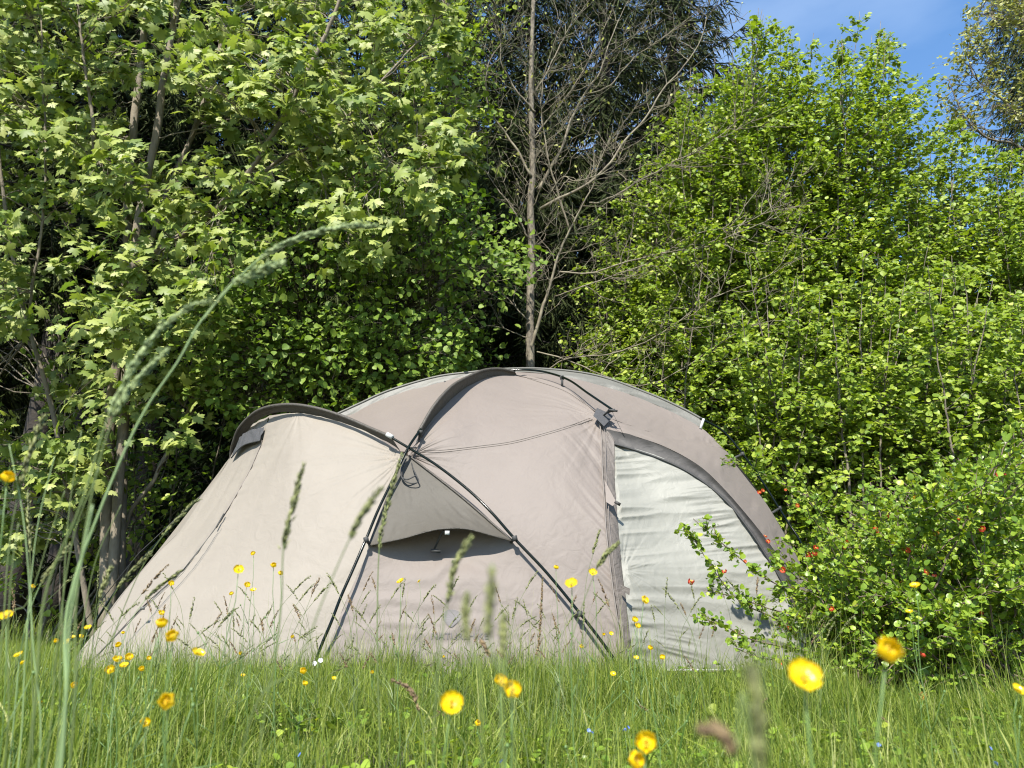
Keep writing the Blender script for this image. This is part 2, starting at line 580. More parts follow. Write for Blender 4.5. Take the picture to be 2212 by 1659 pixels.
part('front_panel', g2, M['tan'], tent)
# big right front panel
SEAM = [(1296, 902, 6.36), (1302, 957, 6.2), (1303, 1012, 6.05), (1308, 1086, 5.83), (1311, 1141, 5.7), (1317, 1196, 5.6), (1326, 1269, 5.52),
        (1337, 1346, 5.46), (1352, NB, 5.40)]
S3 = loft([PL([(880, 981, 6.07), (925, 915, 6.2), (962, 874, 6.4), (1029, 824, 6.8), (1109, 808, 7.1), (1139, 811, 7.05), (1216, 836, 6.72), (1296, 898, 6.38)]),
           PL([(881, 982, 6.06), (960, 945, 6.10), (1042, 935, 6.18), (1130, 930, 6.2), (1220, 950, 6.12), (1303, 1012, 6.05)]),
           PL([(882, 983, 6.05), (980, 1035, 5.96), (1080, 1065, 5.85), (1190, 1110, 5.74), (1312, 1160, 5.67)]),
           PL([(884, 986, 6.04), (990, 1070, 5.86), (1106, 1171, 5.67), (1172, 1251, 5.58), (1238, 1324, 5.5), (1352, NB, 5.40)])], 220, 220)
U, Vv = np.meshgrid(np.linspace(0, 1, 220), np.linspace(0, 1, 220))
d3 = 0.011 * vnoise(Vv * 44 + U * 3, U * 4, 12) * np.clip((U - 0.66) / 0.3, 0, 1) ** 1.6 * np.clip((Vv - 0.05) * 6, 0, 1) \
    + corner_wrinkle(S3, P(1296, 900, 6.38), 18, 0.013, 0.34, 3) + corner_wrinkle(S3, P(884, 984, 6.05), 18, 0.010, 0.28, 4) \
    + 0.002 * vnoise(U * 12, Vv * 10, 14)
S3, g3 = sheet(S3, d3)
part('main_panel', g3, M['tan'], tent)
# roof behind the main arch, on the left
S4 = loft([PL([(720, 905, 7.15), (762, 893, 7.2), (809, 870, 7.22), (876, 845, 7.27), (996, 816, 7.27), (1118, 803, 7.2)]),
           PL([(725, 925, 6.75), (790, 915, 6.7), (860, 915, 6.6), (930, 880, 6.7), (1010, 830, 6.95), (1116, 806, 7.17)]),
           PL([(735, 935, 6.3), (800, 950, 6.2), (878, 975, 6.1), (925, 918, 6.22), (1000, 843, 6.7), (1112, 809, 7.12)])], 90, 60)
U, Vv = np.meshgrid(np.linspace(0, 1, 90), np.linspace(0, 1, 60))
part('roof_panel', sheet(S4, 0.003 * vnoise(U * 12, Vv * 5, 2))[1], M['tan'], tent)
# roof band on the right
S5 = loft([PL([(1112, 803, 7.22), (1216, 813, 7.27), (1326, 841, 7.22), (1399, 867, 7.17), (1472, 900, 7.12), (1516, 925, 7.07), (1562, 968, 6.95)]),
           PL([(1111, 806, 7.15), (1216, 823, 7.1), (1320, 868, 6.88), (1399, 895, 6.9), (1472, 926, 6.93), (1516, 942, 6.95), (1563, 969, 6.94)]),
           PL([(1110, 809, 7.1), (1216, 837, 6.74), (1297, 898, 6.38), (1330, 908, 6.40), (1399, 932, 6.47), (1472, 952, 6.62), (1562, 970, 6.93)])], 160, 60)
U, Vv = np.meshgrid(np.linspace(0, 1, 160), np.linspace(0, 1, 60))
S5, g5 = sheet(S5, 0.007 * vnoise(U * 48 + Vv * 4, Vv * 3, 15) * np.clip(U * 1.6 - 0.5, 0, 1) * Vv + 0.006 * vnoise(U * 70, Vv * 2, 16) * np.exp(-((U - 0.93) / 0.06) ** 2))
part('roof_side', g5, M['tan'], tent)
# panel around the door
OUTR = [(1296, 900, 6.38), (1340, 912, 6.40), (1399, 932, 6.47), (1472, 952, 6.62), (1560, 969, 6.93), (1593, 1009, 6.88), (1619, 1042, 6.82), (1656, 1089, 6.74),
        (1685, 1137, 6.64), (1714, 1189, 6.54), (1740, 1240, 6.43), (1767, 1310, 6.28), (1797, 1400, 6.05), (1812, 1450, 5.94)]
ARCO = [(1303, 926, 6.27), (1330, 931, 6.25), (1362, 939, 6.22), (1436, 965, 6.16), (1509, 1005, 6.1), (1564, 1056, 6.05), (1619, 1119, 5.98), (1656, 1166, 5.94),
        (1685, 1207, 5.91), (1715, 1262, 5.88), (1745, 1330, 5.86), (1775, 1400, 5.86), (1795, 1450, 5.88)]
ARCI = [(1304, 953, 6.24), (1351, 965, 6.21), (1417, 987, 6.16), (1472, 1011, 6.12), (1527, 1046, 6.08), (1575, 1089, 6.03), (1619, 1145, 5.98), (1650, 1192, 5.95),
        (1682, 1243, 5.92), (1708, 1292, 5.90), (1735, 1352, 5.88), (1760, 1410, 5.88), (1774, 1452, 5.88)]
S6 = loft([PL(OUTR), PL(ARCO)], 180, 40)
U, Vv = np.meshgrid(np.linspace(0, 1, 180), np.linspace(0, 1, 40))
S6, g6 = sheet(S6, 0.008 * vnoise(U * 44, Vv * 2, 17) * (0.3 + 0.7 * Vv) * np.sin(np.pi * Vv) + corner_wrinkle(S6, P(1300, 905, 6.35), 12, 0.01, 0.3, 19))
part('door_surround', g6, M['tan'], tent)
S7 = loft([PL(ARCO), PL(ARCI)], 180, 14)
U, Vv = np.meshgrid(np.linspace(0, 1, 180), np.linspace(0, 1, 14))
part('door_arch_band', sheet(S7, 0.005 * vnoise(U * 34, Vv * 2, 18) * (1.2 - U) - 0.012 * np.sin(np.pi * Vv))[1], M['band'], tent,
     label='dark grey cloth band arching over the door')
gg = Geo().tube(spline(PL(ARCI), 80) + np.array([0, -0.006, -0.004]), 0.009, 6)
part('door_zip', gg, M['dark'], tent)
# silver door sheet
SL = [(1326, 957, 6.24), (1328, 1031, 6.08), (1331, 1086, 5.93), (1337, 1159, 5.76), (1344, 1232, 5.64), (1351, 1288, 5.56), (1358, 1350, 5.50), (1370, 1452, 5.46)]
AR2 = [(1326, 957, 6.26)] + [(x + 2, y - 4, Y + 0.02) for x, y, Y in ARCI[2:-1]] + [(1778, 1447, 5.90)]
S8 = loft([PL(SL), PL([(1340, 962, 6.25), (1400, 1060, 6.10), (1450, 1160, 5.93), (1490, 1260, 5.80), (1520, 1360, 5.73), (1545, 1450, 5.69)]), PL(AR2)], 300, 300)
U, Vv = np.meshgrid(np.linspace(0, 1, 300), np.linspace(0, 1, 300))
xr = S8[..., 0] - S8[:, :1, 0].min()
zr = S8[..., 2]
tilt = -0.10 * xr + 0.34 * xr * np.clip((0.75 - zr) / 0.7, 0, 1)
rg = lambda fx, fz, sd, k: 1 - 2 * np.abs(vnoise(xr * fx + 3, (zr + tilt * k) * fz + 7, sd))
d8 = 0.015 * rg(0.9, 7.0, 41, 1.0) * np.clip(1.25 - 0.4 * xr, .4, 1) + 0.011 * rg(1.8, 17, 42, 1.0) * np.clip(0.7 + vnoise(xr * 2, zr * 4, 48), .1, 1.4) \
    + 0.0065 * rg(3.0, 38, 43, 1.1) * np.clip(0.5 + vnoise(xr * 3 + 9, zr * 5, 49), 0, 1.3) + corner_wrinkle(S8, P(1344, 1235, 5.64), 15, 0.006, 0.34, 44) \
    + 0.012 * vnoise(U * 34 - Vv * 3, Vv * 3 + 2, 45) * np.clip((Vv - 0.72) * 4, 0, 1) * np.clip(U * 2 - 0.5, 0, 1)
d8 = d8 * np.clip(U * 12, 0, 1) * np.clip(Vv * 30, 0, 1) * np.clip((1 - Vv) * 30, 0, 1)
S8, g8 = sheet(S8, d8)
part('door', g8, M['silver'], tent, label='pale silvery wrinkled door sheet')
# strip between the seam and the door
S9 = loft([PL(SEAM), PL([(1327, 950, 6.22)] + [(x, y, Y - 0.015) for x, y, Y in SL[1:]])], 160, 12)
U, Vv = np.meshgrid(np.linspace(0, 1, 160), np.linspace(0, 1, 12))
part('door_strip', sheet(S9, 0.006 * vnoise(U * 55, Vv * 2, 22) + 0.008 * np.sin(np.pi * Vv))[1], M['strip'], tent)
# the rest of the shell, hidden from the front
rear = [P(500, 985, 7.0), P(560, 960, 7.1), P(640, 935, 7.15), P(762, 893, 7.22), P(876, 845, 7.29), P(996, 816, 7.29), P(1112, 803, 7.24), P(1216, 813, 7.29),
        P(1326, 841, 7.24), P(1472, 900, 7.14), P(1562, 968, 6.97), P(1656, 1089, 6.76), P(1740, 1240, 6.45), P(1812, 1450, 5.96)]
rmid = [np.array(p) for p in [(-2.6, 7.6, 1.2), (-1.7, 8.2, 1.5), (-0.6, 8.6, 1.7), (0.4, 8.6, 1.7), (1.4, 8.3, 1.5), (2.2, 7.6, 1.0), (2.5, 6.4, 0.3)]]
rgr = [np.array(p) for p in [(-3.1, 7.8, 0), (-2.0, 8.8, 0), (-0.6, 9.2, 0), (0.6, 9.2, 0), (1.8, 8.9, 0), (2.5, 7.8, 0), (2.6, 6.2, 0)]]
part('rear_panel', sheet(loft([rear, rmid, rgr], 60, 30))[1], M['tan'], tent)


def fin(outer, inner, material, name, tube_r=0.008, wr=0.004, seed=0, lab=None):
    S = loft([outer, inner], 120, 10)
    U_, V_ = np.meshgrid(np.linspace(0, 1, 120), np.linspace(0, 1, 10))
    S, g_ = sheet(S, wr * vnoise(U_ * 40 + V_ * 3, V_ * 2, seed) * V_)
    g_.tube(spline(outer, 90), tube_r, 8)
    return part(name, g_, material, tent, label=lab)


fin(PL([(498, 1003, 6.95), (499, 978, 6.92), (504, 955, 6.85), (519, 921, 6.74), (559, 886, 6.58), (616, 874, 6.42), (676, 880, 6.3), (742, 900, 6.2), (800, 925, 6.1), (845, 944, 6.02)]),
    PL([(502, 1000, 7.0), (512, 974, 6.95), (529, 941, 6.88), (552, 911, 6.75), (592, 892, 6.58), (642, 891, 6.45), (709, 904, 6.32), (776, 926, 6.2), (839, 956, 6.1), (866, 976, 6.05)]),
    M['sleeve'], 'pole_sleeve', 0.014, seed=2, lab='dark pole sleeve arching over the vestibule')
fin(PL([(904, 934, 6.05), (938, 876, 6.15), (975, 835, 6.35), (1009, 815, 6.6), (1045, 800, 6.82), (1080, 797, 6.98), (1112, 803, 7.06)]),
    PL([(903, 953, 6.14), (930, 915, 6.22), (962, 877, 6.4), (996, 846, 6.62), (1035, 823, 6.82), (1075, 812, 7.0), (1118, 812, 7.1)]),
    M['sleeve'], 'pole_sleeve', 0.014, seed=3, lab='dark pole sleeve over the middle of the roof')
fin(PL([(722, 897, 7.2), (776, 872, 7.23), (842, 843, 7.27), (942, 814, 7.3), (1026, 803, 7.3), (1087, 797, 7.3), (1179, 797, 7.33), (1289, 811, 7.3), (1399, 849, 7.22), (1472, 881, 7.15), (1518, 906, 7.1)]),
    PL([(740, 908, 7.17), (809, 877, 7.22), (876, 851, 7.25), (996, 823, 7.26), (1060, 812, 7.24), (1139, 812, 7.22), (1216, 816, 7.27), (1326, 843, 7.22), (1399, 868, 7.17), (1472, 901, 7.12), (1514, 924, 7.07)]),
    M['rear_sleeve'], 'pole_sleeve', 0.012, wr=0.012, seed=4, lab='grey pole sleeve along the rear roof arch')
# poles (bare lengths)
PB = [(835, 939, 6.03), (882, 967, 5.97), (942, 1004, 5.87), (1009, 1056, 5.75), (1059, 1104, 5.66), (1112, 1164, 5.59), (1180, 1236, 5.50), (1252, 1324, 5.42), (1310, 1400, 5.35), (1350, NB, 5.32)]
PA = [(909, 927, 6.05), (882, 967, 5.95), (856, 1021, 5.86), (819, 1097, 5.72), (791, 1164, 5.60), (762, 1231, 5.51), (736, 1290, 5.44), (715, 1345, 5.40), (692, 1400, 5.37), (672, NB, 5.33)]
PR = [(1100, 799, 7.05), (1140, 799, 7.02), (1179, 804, 6.93), (1227, 820, 6.70), (1271, 850, 6.45), (1326, 887, 6.22)]
PC = [(1512, 904, 7.1), (1534, 914, 7.1), (1566, 935, 7.1), (1604, 980, 7.05), (1648, 1042, 7.0), (1678, 1090, 6.93), (1703, 1130, 6.88), (1731, 1174, 6.8), (1780, 1280, 6.7), (1830, 1415, 6.6)]
PD = [(497, 990, 7.05), (454, 1052, 7.25), (340, 1172, 7.25), (262, 1262, 7.2), (205, 1345, 7.2), (170, 1412, 7.2)]
for nm, pts, r, lb in (('tent_pole', PB, 0.0105, 'black pole crossing down to the right foot'), ('tent_pole', PA, 0.0105, 'black pole running down left of the triangular hood'),
                       ('tent_pole', PR, 0.010, 'short black ridge pole on the roof'), ('tent_pole', PC, 0.0105, 'black pole behind the right side of the door'),
                       ('tent_pole', PD, 0.0105, 'black pole behind the vestibule')):
    gg = Geo().tube(spline(PL(pts), 70), r, 9)
    part(nm, gg, M['pole'], tent, label=lb)
# clips, rings, webbing
for p, q in (((791, 1166, 5.59), (799, 1176, 5.68)), ((1112, 1163, 5.58), (1104, 1171, 5.67)), ((1253, 1326, 5.42), (1243, 1331, 5.49)),
             ((1214, 816, 6.78), (1214, 835, 6.76)), ((1604, 981, 7.05), (1585, 990, 6.95)), ((1684, 1098, 6.93), (1668, 1108, 6.78))):
    a, b = P(*p), P(*q)
    gg = Geo()
    gg.tube([a + np.array([-0.004, 0, 0.018]), a, a + np.array([0.004, 0, -0.018])], 0.019, 10)
    gg.tube([a, (a + b) / 2 + np.array([0, -0.004, 0]), b], 0.012, 5)
    part('pole_clip', gg, M['dark'], tent)
gg = Geo()
gg.tube(spline(PL([(1328, 886, 6.2), (1316, 888, 6.22), (1304, 897, 6.3), (1298, 902, 6.37)]), 14), [0.014] * 5 + [0.008] * 9, 7)
gg.tube(PL([(1313, 885, 6.2), (1334, 888, 6.19)]), 0.009, 6)
gg.tube(PL([(1322, 888, 6.2), (1352, 950, 6.24)]), 0.0015, 4)
part('pole_tensioner', gg, M['dark'], tent)
gg = Geo()
for pts in ([(836, 938, 6.02), (848, 945, 6.0)],):
    gg.tube(PL(pts), 0.019, 10)
part('sleeve_end', gg, M['white'], tent)
gg = Geo()
gg.tube(PL([(1520, 905, 7.08), (1513, 926, 7.05)]), 0.013, 6)
part('sleeve_end', gg, M['white'], tent)
gg = Geo()
gg.tube(spline(PL([(910, 930, 6.03), (908, 938, 6.05), (903, 952, 6.1), (896, 962, 6.07), (888, 972, 6.05)]), 14), [0.016] * 4 + [0.01] * 4 + [0.004] * 6, 6)
gg.tube(PL([(900, 967, 6.0), (880, 968, 5.97)]), 0.006, 6)
part('pole_strap', gg, M['dark'], tent)
# hanging loop under the crossing
gg = Geo()
gg.tube(spline(PL([(878, 990, 5.98), (870, 1006, 5.94), (866, 1024, 5.9), (872, 1037, 5.88), (888, 1044, 5.87), (904, 1041, 5.87), (900, 1028, 5.88), (893, 1014, 5.92), (889, 1000, 5.97)]), 44), 0.005, 5)
gg.tube(spline(PL([(867, 1030, 5.9), (879, 1036, 5.87), (899, 1027, 5.88)]), 12), 0.006, 5)
gg.tube(spline(PL([(876, 992, 5.97), (868, 1012, 5.93), (868, 1030, 5.9)]), 10), 0.009, 5)
part('hanging_loop', gg, M['dark'], tent)
# mesh corner patch
pts = [(1289, 882), (1326, 899), (1304, 922), (1281, 899)]
cc = (1302, 900)
gg = Geo()
V = [P(*pts[0], 6.36), P(*pts[1], 6.33), P(*pts[2], 6.25), P(*pts[3], 6.31), P(*cc, 6.31)]
gg.add(np.array(V) + np.array([0, -0.02, 0]), T=[[0, 1, 4], [1, 2, 4], [2, 3, 4], [3, 0, 4]])
part('mesh_patch', gg, M['mesh'], tent)
# seams
gg = Geo()
for dy in (0, 4):
    gg.tube(np.array([onsurf(S3, x, y + dy, 0.002) for x, y in spline([(912, 973), (960, 972), (1032, 964), (1106, 954), (1180, 935), (1232, 919), (1284, 900)], 70)]), 0.0022, 4)
for pl_, S_ in (([(1139, 813), (1216, 839), (1260, 866), (1289, 886)], S3),):
    gg.tube(np.array([onsurf(S_, x, y + 4, 0.002) for x, y in spline(pl_, 40)]), 0.004, 4)
part('seam', gg, M['seam'], tent)
gg = Geo().tube(spline(PL(SEAM), 90) + np.array([-0.01, -0.02, 0]), 0.006, 5)
gg.tube(spline(PL([(x + 6, y, Y - 0.03) for x, y, Y in SEAM]), 90), 0.003, 5)
part('seam', gg, M['seam'], tent)
gg = Geo().tube(spline(PL(zipc[1:]), 90) + np.array([0, -0.008, 0]), 0.004, 5)
part('vestibule_zip', gg, M['seam'], tent)
# triangular hood with piping
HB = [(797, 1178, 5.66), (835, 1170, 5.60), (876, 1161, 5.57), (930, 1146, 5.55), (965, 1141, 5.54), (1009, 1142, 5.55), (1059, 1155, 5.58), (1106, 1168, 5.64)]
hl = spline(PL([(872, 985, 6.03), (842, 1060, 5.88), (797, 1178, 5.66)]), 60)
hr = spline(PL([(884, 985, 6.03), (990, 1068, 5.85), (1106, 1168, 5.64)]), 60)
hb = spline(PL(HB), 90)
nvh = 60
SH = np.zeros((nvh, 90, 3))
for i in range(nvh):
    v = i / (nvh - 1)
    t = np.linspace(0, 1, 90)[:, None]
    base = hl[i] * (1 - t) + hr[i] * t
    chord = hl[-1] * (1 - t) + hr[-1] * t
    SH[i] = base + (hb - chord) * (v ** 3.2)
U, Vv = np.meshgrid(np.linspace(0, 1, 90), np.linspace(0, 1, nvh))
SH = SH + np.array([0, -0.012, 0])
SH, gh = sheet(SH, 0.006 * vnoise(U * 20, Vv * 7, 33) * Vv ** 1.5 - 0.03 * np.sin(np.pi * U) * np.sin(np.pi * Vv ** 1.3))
part('vent_hood', gh, M['hood'], tent, label='dark triangular vent hood under the pole crossing')
gg = Geo()
gg.tube(hr + np.array([0, -0.02, 0]), 0.008, 6)
gg.tube(hl + np.array([0, -0.015, 0]), 0.005, 6)
gg.tube(hb + np.array([0, -0.014, -0.004]), 0.006, 6)
part('hood_piping', gg, M['sleeve'], tent)
gg = Geo()
gg.tube(spline(PL([(958, 1146, 5.56), (950, 1160, 5.6), (938, 1186, 5.66)]), 10), 0.008, 5)
a = P(941, 1190, 5.64)
gg.box(a, (0.036, 0.008, 0.012), [[0.98, 0, 0.1], [0, 1, 0], [-0.1, 0, 0.98]])
part('vent_strut', gg, M['dark'], tent)
gg = Geo().box(P(966, 1151, 5.51), (0.016, 0.002, 0.014))
part('care_tag', gg, M['white'], tent)
# rolled flap toggle on the door edge
gg = Geo()
V = np.array([P(1306, 1040, 5.92), P(1326, 1078, 5.80), P(1331, 1086, 5.78), P(1322, 1094, 5.78), P(1308, 1085, 5.80)]) + np.array([0, -0.03, 0])
gg.add(V, T=[[0, 1, 4], [1, 3, 4], [1, 2, 3]])
part('tie_back', gg, M['tan'], tent)
gg = Geo().box(P(1334, 1087, 5.73), (0.024, 0.008, 0.011), [[0.85, 0, 0.5], [0, 1, 0], [-0.5, 0, 0.85]])
part('toggle', gg, M['band'], tent)
gg = Geo().add(np.array([P(1338, 1262, 5.5), P(1360, 1272, 5.48), P(1358, 1286, 5.48), P(1342, 1276, 5.5)]) + np.array([0, -0.03, 0]), Q=[[0, 1, 2, 3]])
part('tie_back', gg, M['strip'], tent)
# black mud flap
gg = Geo()
mf = spline(PL([(1330, 1462, 5.38), (1370, 1452, 5.44), (1545, 1449, 5.67), (1778, 1447, 5.88)]), 60)
mg = spline(PL([(1330, 1490, 5.30), (1370, 1484, 5.34), (1545, 1474, 5.56), (1778, 1466, 5.80)]), 60)
part('mud_flap', sheet(np.stack([mf, (mf + mg) / 2 + np.array([0, -0.01, 0.0]), mg]))[1], M['flap'], tent)
gg = Geo().tube(mf + np.array([0, -0.01, 0.006]), 0.006, 5)
part('hem', gg, M['white'], tent)
gg = Geo().tube(spline(PL([(x, y + 1, Y - 0.01) for x, y, Y in [(143, 1458, 5.72), (400, NB, 5.42), (690, NB, 5.38), (1080, NB, 5.36), (1340, NB, 5.38)]]), 60), 0.012, 6)
part('hem', gg, M['flap'], tent)
gs_ = [np.array(p) for p in [(-3.6, 5.9, .02), (-1.9, 5.5, .02), (0, 5.45, .02), (1.0, 5.5, .02), (2.4, 5.95, .02)]]
gs2 = [np.array(p) for p in [(-3.3, 6.8, .02), (-2.0, 8.7, .02), (-.6, 9.1, .02), (1.0, 9.0, .02), (2.5, 7.0, .02)]]
part('bounce_groundsheet', sheet(loft([gs_, gs2], 20, 12))[1], M['tan'], tent)  # unseen pale floor, added to bounce light up inside the tent
# print on the front panel
em = [(906, 0), (914, -7), (928, -8), (941, -3), (946, 6), (940, 16), (931, 24), (922, 30), (912, 22), (906, 12)]
em = [(x + 52, 1328 + y - 3) for x, y in em]
cen = np.mean(em, 0)
V, T = [], []
rings = [0.0, 0.25, 0.5, 0.75, 1.0]
emr = spline(em + em[:1], 33)[:-1]
for q in rings[1:]:
    V += [onsurf2(S2, *(cen + (e - cen) * q)) for e in emr]
V.append(onsurf2(S2, *cen))
ne = 32
T = [[len(V) - 1, i, (i + 1) % ne] for i in range(ne)]
Qe = [[a * ne + i, a * ne + (i + 1) % ne, (a + 1) * ne + (i + 1) % ne, (a + 1) * ne + i] for a in range(3) for i in range(ne)]
gg = Geo().add(V, Q=Qe, T=T)
part('emblem', gg, M['logo'], tent, smooth=False)
fc = bpy.data.curves.new('lettering', 'FONT')
fc.body = 'NATUREHIKE'
fc.size = 1
to = bpy.data.objects.new('tmp', fc)
sc.collection.objects.link(to)
dg = bpy.context.evaluated_depsgraph_get()
tm = bpy.data.meshes.new_from_object(to.evaluated_get(dg))
co = np.array([v.co[:] for v in tm.vertices])
wd = co[:, 0].max()
T = []
for pgn in tm.polygons:
    vs = list(pgn.vertices)
    for i in range(1, len(vs) - 1):
        T.append([vs[0], vs[i], vs[i + 1]])
V = np.array([onsurf2(S2, 930 + x / wd * 125, 1380 - y * 19) for x, y, _ in co])
bpy.data.objects.remove(to)
part('lettering', Geo().add(V, T=T), M['logo'], tent, smooth=False)

# guy lines (each its own thing)
gl = thing('guy_line', P(483, 1110, 6.2), 'thin guy line running down the vestibule from a dark tab', 'guy line', 'guy lines of the tent')
a, b = P(484, 1110, 6.20), G(200, 1466)
gg = Geo().tube([a, P(467, 1140, 6.12)], 0.007, 5)
part('tab', gg, M['dark'], gl)
gg = Geo().tube(np.array([P(467, 1140, 6.1), P(388, 1240, 5.9), P(310, 1313, 5.72), P(225, 1400, 5.6)]), 0.0028, 5)
gg.tube([P(474, 1128, 6.1), P(395, 1238, 5.9), P(314, 1312, 5.72)], 0.0018, 4)
part('cord', gg, M['cord'], gl)
gg = Geo().box(P(308, 1314, 5.7), (0.014, 0.006, 0.01))
part('cord_runner', gg, M['cord'], gl)
for (p0, lb) in (((454, 1052, 7.2), 'dark guy line behind the vestibule at left'), ):
    gl = thing('guy_line', P(*p0), lb, 'guy line', 'guy lines of the tent')
    part('cord', Geo().tube([P(*p0), P(300, 1195, 7.3), P(140, 1395, 7.5)], 0.004, 5), M['dark'], gl)

exec_order = True
# ------------------------------------------------------------------ leaf shapes
mh = [(0, 0), (.2, -.12), (.45, -.14), (.34, .06), (.56, .12), (.76, .36), (.53, .42), (.52, .58), (.25, .47), (.33, .76), (.15, .76), (0, 1.04)]
mo = mh + [(-x, y) for x, y in mh[-2:0:-1]]
MAPLE_V = np.array([(0, .30, 0.05)] + [(x, y, -0.16 * (x * x + (y - .3) ** 2) * (1.0 if i % 2 else 1.5) - 0.05 * abs(x)) for i, (x, y) in enumerate(mo)])
MAPLE_F = np.array([[0, i + 1, (i + 1) % len(mo) + 1] for i in range(len(mo))])
oo = [(0, 0), (.30, .05), (.48, .30), (.44, .60), (.22, .86), (0, 1.0)]
RND_V = np.array([(x, y, 0.16 * x) for x, y in oo] + [(-x, y, 0.16 * x) for x, y in oo[1:-1]] + [(0, .5, -0.05)], float)
RND_V[5, 2] = -0.12
_r = [0, 1, 2, 3, 4, 5, 9, 8, 7, 6]
RND_F = np.array([[10, _r[i], _r[(i + 1) % 10]] for i in range(10)])
oq = [(0, 0), (.26, .25), (.33, .6), (.18, .92), (0, 1.0)]
OV_V = np.array([(x, y, 0.14 * x - 0.1 * y * y) for x, y in oq] + [(-x, y, 0.14 * x - 0.1 * y * y) for x, y in oq[1:-1]], float)
OV_F = np.array([[0, 1, 2, 4], [0, 4, 6, 5]])
OV_V6 = OV_V
OVT = np.array([[0, 1, 2], [0, 2, 3], [0, 3, 4], [0, 4, 7], [0, 7, 6], [0, 6, 5]])


def unit(v):
    return v / (np.linalg.norm(v, axis=-1)[..., None] + 1e-9)


def wig(p0, p1, n=8, amp=0.06, sag=0.0, r=rng):
    t = np.linspace(0, 1, n)[:, None]
    L_ = np.linalg.norm(p1 - p0)
    nz_ = np.cumsum(r.normal(0, 1, (n, 3)), axis=0)
    nz_ = nz_ - nz_[:1] - t * (nz_[-1:] - nz_[:1])
    o = p0 * (1 - t) + p1 * t + nz_ * amp * L_ / n ** 0.5 * 0.6
    o[:, 2] += sag * L_ * (np.sin(np.pi * t[:, 0]))
    return o


def inpoly(p, poly):
    x, y = p
    c = False
    for i in range(len(poly)):
        x1, y1 = poly[i]
        x2, y2 = poly[i - 1]
        if (y1 > y) != (y2 > y) and x < (x2 - x1) * (y - y1) / (y2 - y1) + x1:
            c = not c
    return c


def sample(poly, n, y0, y1, r=rng, keep=None, power=1.0):
    xs = [p[0] for p in poly]
    ys = [p[1] for p in poly]
    out = []
    while len(out) < n:
        p = (r.uniform(min(xs), max(xs)), r.uniform(min(ys), max(ys)))
        if not inpoly(p, poly):
            continue
        if keep and r.random() > keep(*p):
            continue
        Y = y0(*p) if callable(y0) else y0
        out.append(P(p[0], p[1], Y + (y1 - Y) * r.random() ** power))
    return np.array(out)


def nearest_on(stems, p, below=0.3):
    best, bd = None, 1e9
    for s in stems:
        q = s[s[:, 2] < p[2] - below * 0.3] if len(s[s[:, 2] < p[2] - below * 0.3]) else s
        d = np.linalg.norm((q - p) * np.array([1, 1, 0.75]), axis=1)
        k = d.argmin()
        if d[k] < bd:
            bd, best = d[k], q[k]
    return best


SUNV = np.array(sdir)


def leaf_axes(n, r, droop=0.5, wind=0.3, spread=0.6, face=0.8):
    tip = np.stack([r.normal(wind, 0.75, n), r.normal(-0.25, 0.6, n), r.normal(-droop, 0.4, n)], 1)
    nrm = np.array([0, -0.2, 0.35]) + SUNV * face * 1.3 + r.normal(0, spread, (n, 3))
    return tip, nrm


def clump_tree(tree, stems_px, clumps, leafV, leafF, lmat, per, crad, lsize, bark, twig_r=0.006, droop=0.5, wind=0.3, face=0.8, spread=0.6,
               r=rng, stem_r=None, crown_name='crown', twigmat=None, branch_r=0.014):
    stems = []
    gt = Geo()
    for pts, r0, r1 in stems_px:
        s = spline(pts, 50)
        s = s + np.cumsum(r.normal(0, 0.0035, s.shape), axis=0)
        stems.append(s)
        gt.tube(s, np.linspace(r0, r1, 50) * (1 + 0.05 * r.normal(size=50)), 10)
    tr = part('trunk', gt, bark, tree)
    gb = Geo()
    pos, tips, nrm, sz = [], [], [], []
    for c in clumps:
        a = nearest_on(stems, c)
        w_ = wig(a, c, 9, 0.10, 0.06, r)
        L_ = np.linalg.norm(c - a)
        gb.tube(w_, np.linspace(min(branch_r, 0.006 + 0.005 * L_), 0.003, 9), 5, cap=False)
        n = int(per * r.uniform(0.6, 1.4))
        dirn = unit(c - a + np.array([0, 0, 0.1]))
        # leaves gather round a few twiglets
        nt_ = max(2, n // 6)
        tw_end = c + (dirn * r.uniform(0.0, 1.0, (nt_, 1)) + r.normal(0, 0.55, (nt_, 3))) * crad
        for e in tw_end:
            gb.tube(wig(w_[-2 - int(r.integers(0, 3))], e, 4, 0.05, 0, r), [0.003, 0.0025, 0.002, 0.0015], 4, cap=False)
        k = r.integers(0, nt_, n)
        pp = tw_end[k] + r.normal(0, 0.30, (n, 3)) * crad * np.array([1, 1, 0.7])
        tp, nm = leaf_axes(n, r, droop, wind, spread, face)
        pos.append(pp); tips.append(tp + 0.5 * unit(pp - c)); nrm.append(nm)
        sz.append(lsize * np.clip(r.normal(0.9, 0.28, n), .35, 1.45))
    part('branches', gb, twigmat or bark, tree)
    pos, tips, nrm, sz = np.concatenate(pos), np.concatenate(tips), np.concatenate(nrm), np.concatenate(sz)
    V, Fc = inst(leafV, leafF, pos, frames(tips, nrm, sz))
    gl_ = Geo()
    gl_.add(V, T=Fc)
    part(crown_name, gl_, lmat, tree)
    return tr


# ---- maple, left
MPOLY = [(-160, -160), (960, -160), (960, 30), (1000, 130), (905, 190), (1000, 245), (1040, 300), (1010, 380), (950, 410), (900, 500), (840, 560), (740, 590), (660, 600), (600, 640), (520, 660),
         (480, 700), (520, 760), (440, 830), (480, 870), (420, 960), (330, 1010), (280, 1110), (100, 1160), (-160, 1130)]


